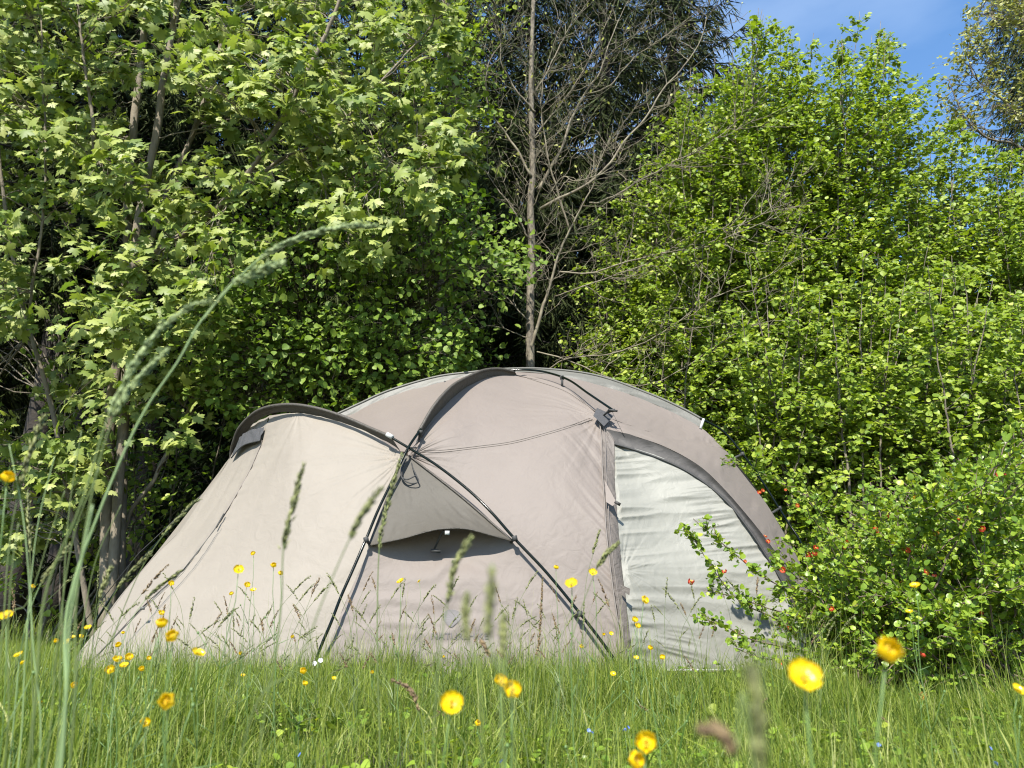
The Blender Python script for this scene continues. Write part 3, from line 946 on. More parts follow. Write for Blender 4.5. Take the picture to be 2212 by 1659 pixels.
def mkeep(x, y):
    k = 1.0
    if 90 < x < 240 and 470 < y < 640: k = 0.08
    if -50 < x < 150 and 700 < y < 860: k = 0.10
    if 100 < x < 180 and 640 < y < 830: k = 0.25
    if x > 330 and 560 < y < 800: k = 0.45
    if x > 620 and y > 440: k = 0.5
    if 250 < x < 420 and 900 < y < 1010: k = 0.5
    if y > 700: k *= 0.7
    if y > 1000: k = 0.35
    if 0 < x < 120 and 300 < y < 380: k = 0.3
    if 560 < x < 760 and 480 < y < 560: k = 0.4
    if x > 930 and 60 < y < 110: k = 0.2
    return k * (0.35 + 0.65 * (vnoise(np.array([x / 85.0 + 9]), np.array([y / 70.0 + 9]), 77)[0] > -0.25))


mt = thing('maple_tree', P(235, 1400, 8.2) * np.array([1, 1, 0]), 'multi-stemmed maple with big pale-green lobed leaves left of the tent', 'tree')
B0 = P(228, 1400, 8.2)
mst = [(np.array([B0 + [0, 0, -.1], P(233, 1100, 8.15), P(238, 866, 8.1), P(258, 745, 8.1), P(272, 560, 8.1), P(276, 385, 8.1), P(286, 257, 8.1), P(301, 121, 8.1), P(320, -80, 8.1)]), 0.065, 0.038),
       (np.array([B0 + [0.05, 0, -.1], P(255, 1000, 8.0), P(272, 760, 7.95), P(286, 550, 7.9), P(301, 440, 7.9), P(337, 275, 7.9), P(352, 165, 7.9), P(370, 60, 7.9), P(390, -90, 7.9)]), 0.055, 0.038),
       (np.array([B0 + [0.1, 0.1, -.1], P(275, 900, 8.3), P(300, 640, 8.3), P(341, 495, 8.3), P(367, 422, 8.3), P(403, 341, 8.3), P(430, 280, 8.3), P(480, 120, 8.3), P(520, -80, 8.3)]), 0.045, 0.025),
       (np.array([P(290, 575, 7.95), P(403, 502, 7.8), P(462, 458, 7.7), P(528, 385, 7.6), P(576, 312, 7.5), P(631, 216, 7.4), P(678, 128, 7.3), P(719, 33, 7.2), P(745, -60, 7.1)]), 0.04, 0.018),
       (np.array([P(240, 1390, 8.6), P(254, 1218, 8.5), P(274, 1138, 8.4), P(290, 1098, 8.35), P(334, 1042, 8.3), P(354, 992, 8.3), P(384, 935, 8.3), P(410, 880, 8.3), P(450, 760, 8.3), P(520, 640, 8.3)]), 0.028, 0.014),
       (np.array([P(276, 400, 8.1), P(205, 370, 7.6), P(198, 250, 7.4), P(180, 120, 7.3), P(165, -20, 7.2)]), 0.022, 0.012),
       (np.array([B0 + [-.1, 0, 0], P(120, 900, 7.9), P(40, 600, 7.7), P(0, 300, 7.5), P(-20, -60, 7.4)]), 0.03, 0.012),
       (np.array([P(60, 700, 7.75), P(90, 500, 7.5), P(100, 300, 7.4), P(90, 40, 7.3)]), 0.016, 0.008),
       (np.array([P(60, 720, 7.75), P(-60, 560, 7.6), P(-130, 300, 7.5), P(-160, 0, 7.4)]), 0.016, 0.008),
       (np.array([P(640, 540, 8.0), P(740, 395, 7.7), P(860, 330, 7.5), P(1000, 300, 7.4)]), 0.016, 0.006),
       (np.array([P(462, 458, 7.7), P(600, 350, 7.6), P(700, 300, 7.5), P(860, 130, 7.4), P(960, 20, 7.4)]), 0.022, 0.008)]
cl = sample(MPOLY, 540, lambda x, y: 7.5 if y > 760 else 6.7, 9.2, keep=mkeep)
clump_tree(mt, mst, cl, MAPLE_V, MAPLE_F, M['maple'], 34, 0.23, 0.102, M['bark_maple'], droop=0.95, wind=0.55, face=0.85, spread=0.75, branch_r=0.009)
# ---- small-leaved tree behind the vestibule
LPOLY = [(520, 480), (640, 450), (820, 400), (960, 400), (1040, 480), (1075, 560), (1085, 640), (1010, 700), (1000, 790), (930, 860), (760, 910), (600, 900), (470, 880), (430, 760), (470, 600)]


def lkeep(x, y):
    k = 1.0
    if 880 < x < 1060 and 590 < y < 700: k = 0.12
    if 600 < x < 880 and 560 < y < 720: k = 0.5
    return k


lt = thing('small_leaved_tree', P(700, 1380, 9.6) * np.array([1, 1, 0]), 'dense dark-green small-leaved tree rising right behind the vestibule', 'tree')
lb = P(700, 1360, 9.6) * np.array([1, 1, 0])
lst = [(np.array([lb, P(690, 900, 9.5), P(668, 640, 9.2), P(660, 500, 9.0), P(700, 350, 8.9)]), 0.05, 0.02),
       (np.array([lb + [.1, 0, 0], P(780, 860, 9.5), P(860, 700, 9.4), P(950, 560, 9.3), P(1010, 470, 9.2)]), 0.04, 0.015),
       (np.array([lb - [.1, 0, 0], P(560, 760, 9.7), P(600, 620, 9.6), P(730, 480, 9.5)]), 0.04, 0.015)]
cl = sample(LPOLY, 330, lambda x, y: 7.5 if y < 800 else 7.9, 9.4, keep=lkeep, power=1.3)
clump_tree(lt, lst, cl, RND_V, RND_F, M['limeleaf'], 40, 0.27, 0.066, M['bark_grey'], droop=0.75, wind=0.1, face=0.5, spread=0.6)
# ---- light-leaved tree at the top, beside the bare one
UPOLY = [(840, -160), (1090, -160), (1075, 20), (1050, 130), (1040, 260), (1000, 420), (900, 420), (860, 200)]
ut = thing('birch_tree', P(960, 1360, 10.6) * np.array([1, 1, 0]), 'slender light-green tree whose top shows between maple and bare tree', 'tree')
ub = P(960, 1360, 10.6) * np.array([1, 1, 0])
ust = [(np.array([ub, P(955, 800, 10.5), P(950, 400, 10.4), P(965, 100, 10.3), P(975, -150, 10.2)]), 0.07, 0.02)]
cl = sample(UPOLY, 120, 8.3, 10.4)
clump_tree(ut, ust, cl, RND_V, RND_F, M['hazel'], 34, 0.28, 0.066, M['bark_grey'], droop=0.7, wind=0.1, face=0.6)
# ---- understorey bushes in the shade on the left
for i, (poly, nn, y0, y1, lab, bx) in enumerate([
        ([(-140, 900), (120, 860), (240, 880), (300, 1000), (330, 1130), (240, 1250), (60, 1310), (-140, 1310)], 45, 8.6, 9.8, 'low leafy undergrowth bush left of the tent, at the picture edge', 90),
        ([(280, 820), (520, 760), (700, 860), (520, 900), (470, 980), (380, 1120), (300, 1180), (250, 1000)], 50, 8.8, 10.2, 'low dark bush in the gap between maple stems and vestibule', 330),
        ([(-160, 420), (60, 450), (240, 560), (420, 600), (520, 700), (420, 820), (60, 860), (-160, 860)], 40, 10.6, 12.5, 'shaded sapling deep in the wood behind the maple', 150)]):
    t_ = thing('bush', P(bx, 1380, (y0 + y1) / 2) * np.array([1, 1, 0]), lab, 'bush')
    b_ = P(bx, 1370, (y0 + y1) / 2) * np.array([1, 1, 0])
    st_ = [(np.array([b_ + [k * .1, 0, 0], b_ + [k * .35, 0.1, 1.0], b_ + [k * .6, 0.0, 2.2 + i * .6]]), 0.018, 0.006) for k in (-1, 0, 1, 2)]
    clump_tree(t_, st_, sample(poly, nn, y0, y1), RND_V, RND_F, M['limeleaf'] if i else M['hazel'], 26, 0.26, 0.065, M['bark_grey'], droop=0.5, wind=0.1)

# ------------------------------------------------------------------ bare tree
bt = thing('bare_tree', P(1146, 1400, 8.7) * np.array([1, 1, 0]), 'nearly leafless grey tree with fine twigs behind the tent top', 'tree')
r6 = lambda L_: [(885 + .3667 * x, .3667 * y) for x, y in L_]
YT = 8.7
trunk = np.array([P(1144, 1380, YT), P(1146, 1000, YT), P(1148, 800, YT)] + [P(x, y, YT) for x, y in [(1149, 608), (1152, 513), (1149, 433), (1154, 367), (1153, 257), (1151, 165), (1156, 37), (1160, -60), (1162, -200)]])
gt = Geo()
ts = spline(trunk, 80)
ts[:, :2] += np.cumsum(rng.normal(0, .002, (80, 2)), axis=0)
gt.tube(ts, np.linspace(0.068, 0.020, 80) * (1 + .04 * rng.normal(size=80)), 12)
br = [(r6([(770, 1230), (860, 1180), (1030, 1090), (1180, 960), (1280, 820), (1400, 700), (1490, 540), (1600, 420), (1720, 240), (1760, 60), (1790, -90)]), .032, 8.2),
      (r6([(760, 1120), (820, 1000), (900, 860), (960, 690), (1050, 530), (1130, 420), (1180, 260), (1240, 120), (1310, -30)]), .034, 8.9),
      (r6([(715, 1040), (640, 900), (560, 780), (490, 680), (450, 540), (470, 380), (560, 200), (500, 60)]), .028, 8.4),
      (r6([(740, 660), (650, 560), (580, 430), (550, 340), (550, 130), (500, -20)]), .022, 8.3),
      (r6([(695, 1400), (620, 1250), (520, 1130), (440, 1030), (380, 980), (280, 900)]), .020, 8.4),
      (r6([(700, 2100), (830, 1659), (880, 1500), (940, 1370), (1010, 1230), (1080, 1090), (1100, 1000), (1180, 800)]), .036, 8.3),
      (r6([(940, 1350), (870, 1130), (810, 900), (780, 640), (800, 450), (830, 340), (900, 150)]), .022, 8.2),
      (r6([(1060, 1195), (1120, 1195), (1260, 1120), (1400, 1030), (1560, 940), (1700, 880), (1880, 740), (1990, 640), (2100, 520)]), .020, 7.8),
      (r6([(870, 1600), (1050, 1610), (1250, 1550), (1450, 1500), (1580, 1470), (1750, 1440), (1900, 1370), (2100, 1290), (2220, 1240)]), .019, 7.7),
      (r6([(1060, 550), (1180, 500), (1260, 400), (1340, 310), (1480, 210), (1620, 100)]), .014, 8.7),
      (r6([(730, 560), (820, 420), (900, 260), (980, 130), (1090, 0)]), .016, 8.8),
      (r6([(800, 1180), (900, 1050), (1000, 1070), (1200, 1000), (1350, 980), (1500, 900)]), .012, 8.0),
      ([(1180, 800), (1230, 770), (1330, 760), (1420, 720), (1520, 650), (1640, 600), (1720, 560)], .014, 7.7),
      ([(1160, 760), (1260, 790), (1370, 830), (1470, 800), (1560, 740), (1650, 700), (1730, 690)], .014, 7.7),
      ([(1200, 640), (1300, 600), (1400, 560), (1500, 500), (1600, 480), (1700, 410)], .013, 7.8),
      ([(1150, 700), (1090, 640), (1020, 600), (950, 590), (880, 560)], .014, 8.3),
      ([(1150, 730), (1070, 700), (1000, 710), (940, 690)], .010, 8.2),
      ([(1152, 300), (1230, 200), (1290, 90), (1340, -30)], .015, 8.6)]
gb = Geo()
gtw = Geo()
bud_p, bud_d = [], []
r2 = np.random.default_rng(3)


def twigs(poly, level, r0):
    n = len(poly)
    L_ = np.linalg.norm(np.diff(poly, axis=0), axis=1).sum()
    cnt = {1: int(L_ * 6.5) + 3, 2: int(L_ * 7.5) + 1, 3: 0}[level]
    for _ in range(cnt):
        k = int(r2.integers(max(1, n // 8), n - 1))
        d = unit(poly[min(k + 1, n - 1)] - poly[k - 1])
        side = r2.normal(0, 1, 3)
        side -= d * (side @ d)
        side = unit(side)
        dr = unit(d * r2.uniform(0.3, 0.9) + side * 0.8 + np.array([0, 0, 0.25]))
        ll = {1: r2.uniform(0.25, 1.0), 2: r2.uniform(0.08, 0.32)}[level]
        q = wig(poly[k], poly[k] + dr * ll, 7 if level == 1 else 4, 0.12, -0.05, r2)
        ra = {1: 0.0052, 2: 0.0030}[level]
        gtw.tube(q, np.linspace(ra, ra * 0.4, len(q)), 4, cap=False)
        if level == 1:
            twigs(q, 2, ra)
        elif r2.random() < 0.5:
            bud_p.append(q[-1]); bud_d.append(unit(q[-1] - q[-2]))


for pts, r0, Y in br:
    n = len(pts)
    Y0 = YT
    w3 = np.array([P(x, y, Y0 + (Y - Y0) * (i / (n - 1))) for i, (x, y) in enumerate(pts)])
    s = spline(w3, 46)
    s[1:] += np.cumsum(r2.normal(0, .004, (45, 3)), axis=0)
    gb.tube(s, np.linspace(r0 * .66, 0.003, 46), 7)
    twigs(s, 1, r0)
twigs(ts[25:], 1, 0.03)
part('trunk', gt, M['bark_grey'], bt)
part('branches', gb, M['twig'], bt)
part('twigs', gtw, M['twig'], bt)
bp, bd = np.array(bud_p), np.array(bud_d)
V, Fc = inst(OV_V, OVT, bp, frames(bd + r2.normal(0, .4, bd.shape), r2.normal(0, 1, bd.shape), r2.uniform(.02, .05, len(bp))))
part('buds', Geo().add(V, T=Fc), M['young'], bt)

# ------------------------------------------------------------------ hazel hedge on the right: upright shrubs side by side
topx = [1290, 1340, 1400, 1440, 1500, 1560, 1620, 1665, 1700, 1745, 1800, 1850, 1880, 1930, 1962, 1975, 2000, 2050, 2080, 2120, 2212, 2400]
topy = [520, 390, 250, 200, 140, 95, 40, -10, 40, 40, 80, 25, 50, 45, 90, 210, 270, 235, 270, 285, 270, 270]


def shrub(name, bx, Y, half, nst, lab, r, dens=1.0, tops=(0, 60), lower=0, lm='hazel', group='hazel shrubs of the hedge', ls=0.054):
    b = P(bx, 1400, Y) * np.array([1, 1, 0])
    t_ = thing(name, b, lab, 'shrub', group)
    gs, gtw_ = Geo(), Geo()
    pos, tips = [], []
    for i in range(nst):
        tx = bx + half * r.uniform(-1, 1)
        ty = np.interp(tx, topx, topy) + (r.uniform(*tops) if i < nst * 0.5 else r.uniform(60, 500)) + lower
        Yt = Y + r.uniform(-0.7, 0.7)
        tip = P(tx, ty, Yt)
        b0 = b + np.array([r.uniform(-.35, .35), r.uniform(-.3, .3), 0])
        mid = (b0 * 0.5 + tip * 0.5) + np.array([(tip - b0)[0] * -0.12, 0, 0])
        s = spline([b0, mid, tip], 40)
        s[1:] += np.cumsum(r.normal(0, .006, (39, 3)), axis=0)
        gs.tube(s, np.linspace(0.017 + .006 * r.random(), 0.003, 40), 6)
        H = np.linalg.norm(tip - b0)
        ntw = int(H * 13 * dens)
        for _ in range(ntw):
            f = r.uniform(0.04, 1.0)
            p = s[int(f * 39)]
            if vnoise(np.array([p[0] * 2.3 + 30]), np.array([p[2] * 2.1 + p[1]]), 91)[0] < -0.28 and f < .85:
                continue
            rem = (1 - f) * H
            if rem < 1.1 and r.random() < 0.45:
                continue
            ll = min(0.95, 0.12 + 0.46 * rem ** 0.85) * r.uniform(0.5, 1.1)
            th = r.uniform(0, 2 * math.pi)
            d = np.array([math.cos(th), math.sin(th), r.uniform(0.0, 0.9)])
            q = wig(p, p + unit(d) * ll, 6, 0.09, 0.05, r)
            gtw_.tube(q, np.linspace(.0035, .0015, 6), 4, cap=False)
            nl = int(9 + ll * 36)
            ff = r.uniform(0.1, 1.05, nl) * 5
            k = np.clip(ff.astype(int), 0, 4)
            fr = (ff - k)[:, None]
            pos.append(q[k] * (1 - fr) + q[k + 1] * fr + r.normal(0, .024, (nl, 3)))
            tips.append(np.tile(unit(d), (nl, 1)))
    pos, tips = np.concatenate(pos), np.concatenate(tips)
    tp, nm = leaf_axes(len(pos), r, 0.45, 0.35, 0.55, 0.75)
    V, Fc = inst(RND_V, RND_F, pos, frames(tp + 0.6 * tips, nm, ls * np.clip(r.normal(.82, .27, len(pos)), .25, 1.4)))
    part('stems', gs, M['bark_grey'], t_)
    part('twigs', gtw_, M['bark_grey'], t_)
    part('crown', Geo().add(V, T=Fc), M[lm], t_)
    return len(pos)


r3 = np.random.default_rng(21)
tot = 0
for a in [(1625, 9.6, 90, 14, 'hazel shrub between the two tallest leafy groups, slightly farther back'),
          (1775, 9.5, 80, 16, 'hazel shrub filling the dip between the two tallest leafy spires'),
          (2010, 9.7, 90, 12, 'hazel shrub farther back whose top edges the sky gap'),
          (1350, 9.9, 80, 10, 'low hazel shrub at the foot of the spruces, just right of the bare trunk'),
          (1430, 9.6, 110, 15, 'hazel shrub at the left end of the hedge, behind the bare branches'),
          (1560, 9.0, 100, 17, 'hazel shrub rising behind the right shoulder of the tent roof'),
          (1690, 8.9, 70, 17, 'tall hazel shrub with the leftmost leafy spire against the sky'),
          (1850, 9.0, 75, 16, 'tallest hazel shrub, pale straight stems against the sky'),
          (1950, 8.9, 60, 12, 'hazel shrub just right of the tallest one, its top beside open sky'),
          (2070, 9.2, 80, 15, 'hazel shrub under the wide gap of blue sky'),
          (2200, 9.2, 90, 15, 'hazel shrub below the golden-leaved tree at the right edge')]:
    tot += shrub('hazel_shrub', a[0], a[1], a[2], a[3], a[4], r3, 1.15, lower=130 if a[0] in (1625, 1775, 2010) else 0)
for a in [(1690, 7.9, 110, 14, 'shorter hazel shrub close behind the right tent pole', 520),
          (1880, 7.7, 110, 14, 'shorter hazel shrub in front of the tallest one', 480),
          (2060, 7.6, 110, 15, 'shorter bright hazel shrub above the red-flowering bush', 300),
          (2230, 7.6, 90, 12, 'shorter hazel shrub cut off by the right picture edge', 330),
          (1480, 8.6, 110, 12, 'thin hazel shrub behind the roof, low between the bare twigs', 330)]:
    tot += shrub('hazel_shrub', a[0], a[1], a[2], a[3], a[4], r3, 1.2, lower=a[5])

# ------------------------------------------------------------------ spruces
def spruce_geo(r, H, R0, start, droop=0.35, dens=1.0):
    gt_, gc, gbr = Geo(), Geo(), Geo()
    tr = np.array([[0, 0, z] for z in np.linspace(0, H, 24)]) + np.cumsum(r.normal(0, .012, (24, 3)) * [1, 1, 0], axis=0)
    gt_.tube(tr, np.linspace(0.19, 0.02, 24), 10)
    TVn = np.array([(0, 0, 0), (.045, .12, 0), (.02, .2, 0), (.055, .36, 0), (.02, .45, 0), (.045, .62, 0), (.015, .75, 0), (0, 1, 0),
                    (-.015, .75, 0), (-.045, .62, 0), (-.02, .45, 0), (-.055, .36, 0), (-.02, .2, 0), (-.045, .12, 0)]) * np.array([0.62, 1, 1])
    TFn = np.array([[0, 1, 13], [1, 2, 13], [13, 2, 12], [2, 3, 12], [12, 3, 11], [3, 4, 11], [11, 4, 10], [4, 5, 10], [10, 5, 9], [5, 6, 9], [9, 6, 8], [6, 7, 8]])
    pos, tip, nr = [], [], []
    z = start
    while z < H - 0.2:
        f = (z - start) / (H - start)
        Rr = R0 * (1 - f) ** 0.75 + 0.15
        nb = int(6 * (1 if f < 0.8 else 0.7))
        ph = r.uniform(0, 6.28)
        for b in range(nb):
            th = ph + b * 2 * math.pi / nb + r.normal(0, .15)
            Lb = Rr * r.uniform(0.7, 1.12)
            n = 9
            t = np.linspace(0, 1, n)
            dxy = np.array([math.cos(th), math.sin(th)])
            q = np.stack([dxy[0] * t * Lb, dxy[1] * t * Lb, z - droop * Lb * t * (1.5 - t) + 0.12 * Lb * t ** 3], 1)
            q += np.array([*tr[min(23, int(z / H * 23))][:2], 0])
            gbr.tube(q, np.linspace(.022, .005, n), 4, cap=False)
            m = int((12 + 30 * Lb) * dens)
            k = r.uniform(0.12, 1.0, m) * (n - 1)
            ki = np.clip(k.astype(int), 0, n - 2)
            fr = (k - ki)[:, None]
            p = q[ki] * (1 - fr) + q[ki + 1] * fr
            side = np.array([-dxy[1], dxy[0], 0])
            sg = r.choice([-1, 1], m)[:, None]
            d = side * sg * r.uniform(0.2, 1.0, (m, 1)) + np.array([*dxy, 0]) * 0.6 + np.array([0, 0, -1]) * r.uniform(0.3, 1.6, (m, 1))
            pos.append(p); tip.append(d); nr.append(r.normal(0, 1, (m, 3)) + [0, 0, .6])
        z += r.uniform(0.22, 0.36)
    pos, tip, nr = np.concatenate(pos), np.concatenate(tip), np.concatenate(nr)
    s = r.uniform(.2, .52, len(pos))
    V, Fc = inst(TVn, TFn, pos, frames(tip, nr, s))
    gc.add(V, T=Fc)
    V, Fc = inst(TVn, TFn, pos, frames(tip + r.normal(0, .3, tip.shape), np.cross(tip, nr), s * .9))
    gc.add(V, T=Fc)
    return gt_, gbr, gc


r4 = np.random.default_rng(8)
protos = []
for H, R0, st in ((17, 2.6, 4.6), (16, 2.3, 0.6), (14, 1.9, 0.5)):
    gt_, gbr, gc = spruce_geo(r4, H, R0, st)
    protos.append([(nm, gg_.mesh(nm), m_) for nm, gg_, m_ in (('trunk', gt_, M['bark_dark']), ('branches', gbr, M['bark_dark']), ('crown', gc, M['spruce']))])
for p_ in protos:
    for nm, me_, m_ in p_:
        me_.materials.append(m_)
spr = [(135, 12.0, 0, 1.25, 'dark spruce with a thick black bare trunk, leftmost in the wood'),
       (225, 14.0, 0, 1.15, 'dark spruce just right of the thickest black trunk'),
       (-80, 15.0, 1, 1.3, 'dark spruce half outside the left picture edge'),
       (420, 13.2, 0, 1.2, 'dark spruce in the shade behind the maple stems'),
       (600, 14.0, 1, 1.2, 'dark spruce behind the small-leaved tree and vestibule'),
       (800, 14.5, 1, 1.2, 'dark spruce left of the birch-like treetop'),
       (985, 13.2, 1, 1.15, 'dark spruce just left of the bare tree'),
       (1150, 13.0, 1, 1.1, 'grey-green drooping spruce directly behind the bare tree trunk'),
       (1310, 13.4, 1, 1.15, 'grey-green spruce right of the bare tree trunk'),
       (1460, 14.8, 1, 1.3, 'tall spruce whose right side meets the blue sky'),
       (1600, 16.5, 2, 0.95, 'spruce hidden low behind the left hazels'),
       (1975, 21.0, 2, 0.88, 'small far spruce tip showing above the hazels'),
       (2150, 23.0, 2, 0.98, 'far spruce with its tip below the golden-leaved tree'),
       (2262, 15.5, 1, 1.05, 'brownish-green spruce at the upper right edge')]
for px, Y, k, s, lab in spr:
    b = P(px, 650 if px < 300 else 300, Y) * np.array([1, 1, 0])
    t_ = thing('spruce_tree', b, lab, 'tree', 'spruces of the wood')
    t_.scale = (s, s, s)
    t_.rotation_euler = (0, 0, r4.uniform(0, 6.28))
    for nm, me_, m_ in protos[k]:
        o = bpy.data.objects.new(nm, me_)
        sc.collection.objects.link(o)
        o.parent = t_

# ---- far wood: one mass behind everything
r5 = np.random.default_rng(9)
gw = Geo()
n = 30000
px = r5.uniform(-500, 2700, n)
Yw = r5.uniform(17, 27, n)
hmax = np.where(px < 1500, 12.5, np.interp(px, [1500, 1650, 2700], [9, 6.5, 6.0])) + 1.5 * vnoise(px / 60, Yw * 0.3, 6)
zw = hmax * r5.random(n) ** 0.8
xw = (px - 1106) / F * Yw * 1.04
pos = np.stack([xw, Yw, zw], 1)
V, Fc = inst(RND_V, RND_F, pos, frames(r5.normal(0, 1, (n, 3)) + [0, 0, -.5], r5.normal(0, .8, (n, 3)) + [0, -0.5, .6], r5.uniform(.3, .75, n)))
gw.add(V, T=Fc)
for _ in range(70):
    x, y = r5.uniform(-12, 14), r5.uniform(16, 26)
    gw.tube([(x, y, 0), (x + r5.normal(0, .2), y, 4), (x + r5.normal(0, .4), y, 9)], [.16, .13, .06], 6)
fw = part('far_wood', gw, M['wood'])
prop(fw, 'dark far wood closing the view behind the trees', 'wood', kind='stuff')

# ---- golden young-leaved tree, upper right
yt = thing('young_tree', P(2480, 1380, 10.5) * np.array([1, 1, 0]), 'thin tree with sparse golden-green young leaves at the upper right edge', 'tree')
yb = P(2480, 1380, 10.5) * np.array([1, 1, 0])
yst = [(np.array([yb, P(2310, 800, 10.5), P(2285, 400, 10.5), P(2250, 200, 10.5), P(2215, 50, 10.5), P(2190, -60, 10.5)]), .09, .02),
       (np.array([P(2280, 400, 10.5), P(2200, 320, 10.3), P(2130, 300, 10.2), P(2080, 250, 10.1), P(2050, 170, 10.0)]), .03, .005),
       (np.array([P(2270, 330, 10.5), P(2170, 220, 10.4), P(2110, 170, 10.4), P(2090, 120, 10.4)]), .03, .005),
       (np.array([P(2215, 60, 10.5), P(2150, 40, 10.4), P(2110, 30, 10.3)]), .02, .004)]
YP = [(2030, 200), (2055, 140), (2070, 100), (2080, 20), (2120, -20), (2300, -80), (2380, 300), (2250, 330), (2150, 250), (2100, 310), (2060, 290)]
clump_tree(yt, yst, sample(YP, 170, 9.8, 11.2), OV_V, OVT, M['young'], 40, 0.19, 0.065, M['bark_grey'], droop=0.4, wind=0.1, branch_r=0.01)

# ------------------------------------------------------------------ flowering quince bush, lower right
qb = thing('quince_bush', G(2080, 1490) * np.array([1, 1, 0]), 'low spreading bush with small glossy leaves and red flowers at right', 'bush')
r7 = np.random.default_rng(17)
gs = Geo()
pos, tips, fl = [], [], []
guide = [[(1790, 1420, 4.9), (1680, 1340, 4.7), (1600, 1300, 4.6), (1540, 1230, 4.55), (1500, 1165, 4.5), (1468, 1130, 4.45)],
         [(1800, 1380, 4.8), (1720, 1290, 4.7), (1640, 1240, 4.6), (1580, 1190, 4.55), (1530, 1150, 4.5), (1497, 1120, 4.5)],
         [(1800, 1430, 4.7), (1700, 1400, 4.6), (1620, 1380, 4.5), (1560, 1350, 4.45), (1490, 1330, 4.4)],
         [(1830, 1380, 4.8), (1760, 1330, 4.7), (1680, 1320, 4.6), (1590, 1290, 4.5), (1520, 1275, 4.4)],
         [(2060, 1300, 4.9), (1960, 1200, 5.0), (1880, 1130, 5.05), (1790, 1090, 5.1), (1720, 1060, 5.1), (1640, 1020, 5.05), (1555, 990, 5.0)],
         [(1800, 1440, 4.6), (1720, 1430, 4.5), (1640, 1420, 4.45), (1590, 1400, 4.4)],
         [(1850, 1350, 4.9), (1780, 1240, 4.9), (1720, 1180, 4.85), (1690, 1170, 4.8)]]
stems = []
for gline in guide:
    s = spline([G(2000, 1490) + np.array([r7.uniform(-.2, .2), 0, 0])] + [P(*p) for p in gline], 50)
    stems.append((s, True))
QT = [(1650, 1150), (1720, 1090), (1800, 1060), (1900, 1010), (2000, 960), (2100, 900), (2212, 850), (2320, 850)]
for i in range(155):
    tx = r7.uniform(1735, 2340)
    top = np.interp(tx, [q[0] for q in QT], [q[1] for q in QT])
    ty = top + (1480 - top) * r7.random() ** 1.05
    Yt = r7.uniform(3.7, 5.8) if tx > 1850 else r7.uniform(4.2, 5.4)
    tip = P(tx, ty, Yt)
    bx = r7.uniform(1850, 2300)
    b0 = P(bx, 1400, r7.uniform(4.3, 5.5)) * np.array([1, 1, 0])
    mid = b0 * 0.45 + tip * 0.55 + np.array([0, 0, 0.12 * np.linalg.norm(tip - b0)])
    s = spline([b0, mid, tip], 40)
    s[1:] += np.cumsum(r7.normal(0, .006, (39, 3)), axis=0)
    stems.append((s, False))
for i in range(24):
    tip = P(r7.uniform(1640, 1830), r7.uniform(1180, 1430), r7.uniform(4.4, 5.1))
    b0 = P(r7.uniform(1850, 2050), 1400, r7.uniform(4.4, 5.2)) * np.array([1, 1, 0])
    s = spline([b0, b0 * .45 + tip * .55 + [0, 0, .12], tip], 40)
    s[1:] += np.cumsum(r7.normal(0, .006, (39, 3)), axis=0)
    stems.append((s, False))
for s, main in stems:
    n = len(s)
    L_ = np.linalg.norm(np.diff(s, axis=0), axis=1).sum()
    gs.tube(s, np.linspace(.0075, .0022, n), 5)
    lo = 0.28
    for _ in range(int(L_ * (11 if not main else 12))):
        k = int(r7.uniform(0.3, 0.97) * (n - 1))
        d = unit(unit(s[min(k + 1, n - 1)] - s[k - 1]) * 0.6 + r7.normal(0, .6, 3) + [0, 0, .2])
        ll = r7.uniform(0.05, 0.22 if not main else 0.12)
        q = wig(s[k], s[k] + d * ll, 4, 0.08, 0, r7)
        gs.tube(q, np.linspace(.0025, .0012, 4), 4, cap=False)
        m = int(5 + ll * 60)
        t = r7.uniform(0, 1, (m, 1))
        pos.append(s[k] + d * ll * t + r7.normal(0, .012, (m, 3))); tips.append(np.tile(d, (m, 1)))
    m = int(L_ * (52 if main else 46))
    k = (r7.uniform(lo, 1, m) * (n - 1)).astype(int)
    pos.append(s[k] + r7.normal(0, .014, (m, 3)))
    tips.append(unit(s[np.clip(k + 1, 0, n - 1)] - s[np.clip(k - 1, 0, n - 1)]))
    if r7.random() < 0.5 or main:
        k = int(r7.uniform(0.45, 0.9) * (n - 1))
        fl.append(s[k] + r7.normal(0, .02, 3) + [0, -.03, 0])
pos, tips = np.concatenate(pos), np.concatenate(tips)
ok = pos[:, 2] > 0.03
pos, tips = pos[ok], tips[ok]
n = len(pos)
tp = tips * 0.6 + r7.normal(0, .7, (n, 3)) + [0, 0, .25]
nm = r7.normal(0, .6, (n, 3)) + np.array([0, 0, .7]) + SUNV * .6
V, Fc = inst(RND_V, RND_F, pos, frames(tp, nm, r7.uniform(.016, .038, n)))
part('stems', gs, M['qtwig'], qb)
part('leaves', Geo().add(V, T=Fc), M['quince'], qb)


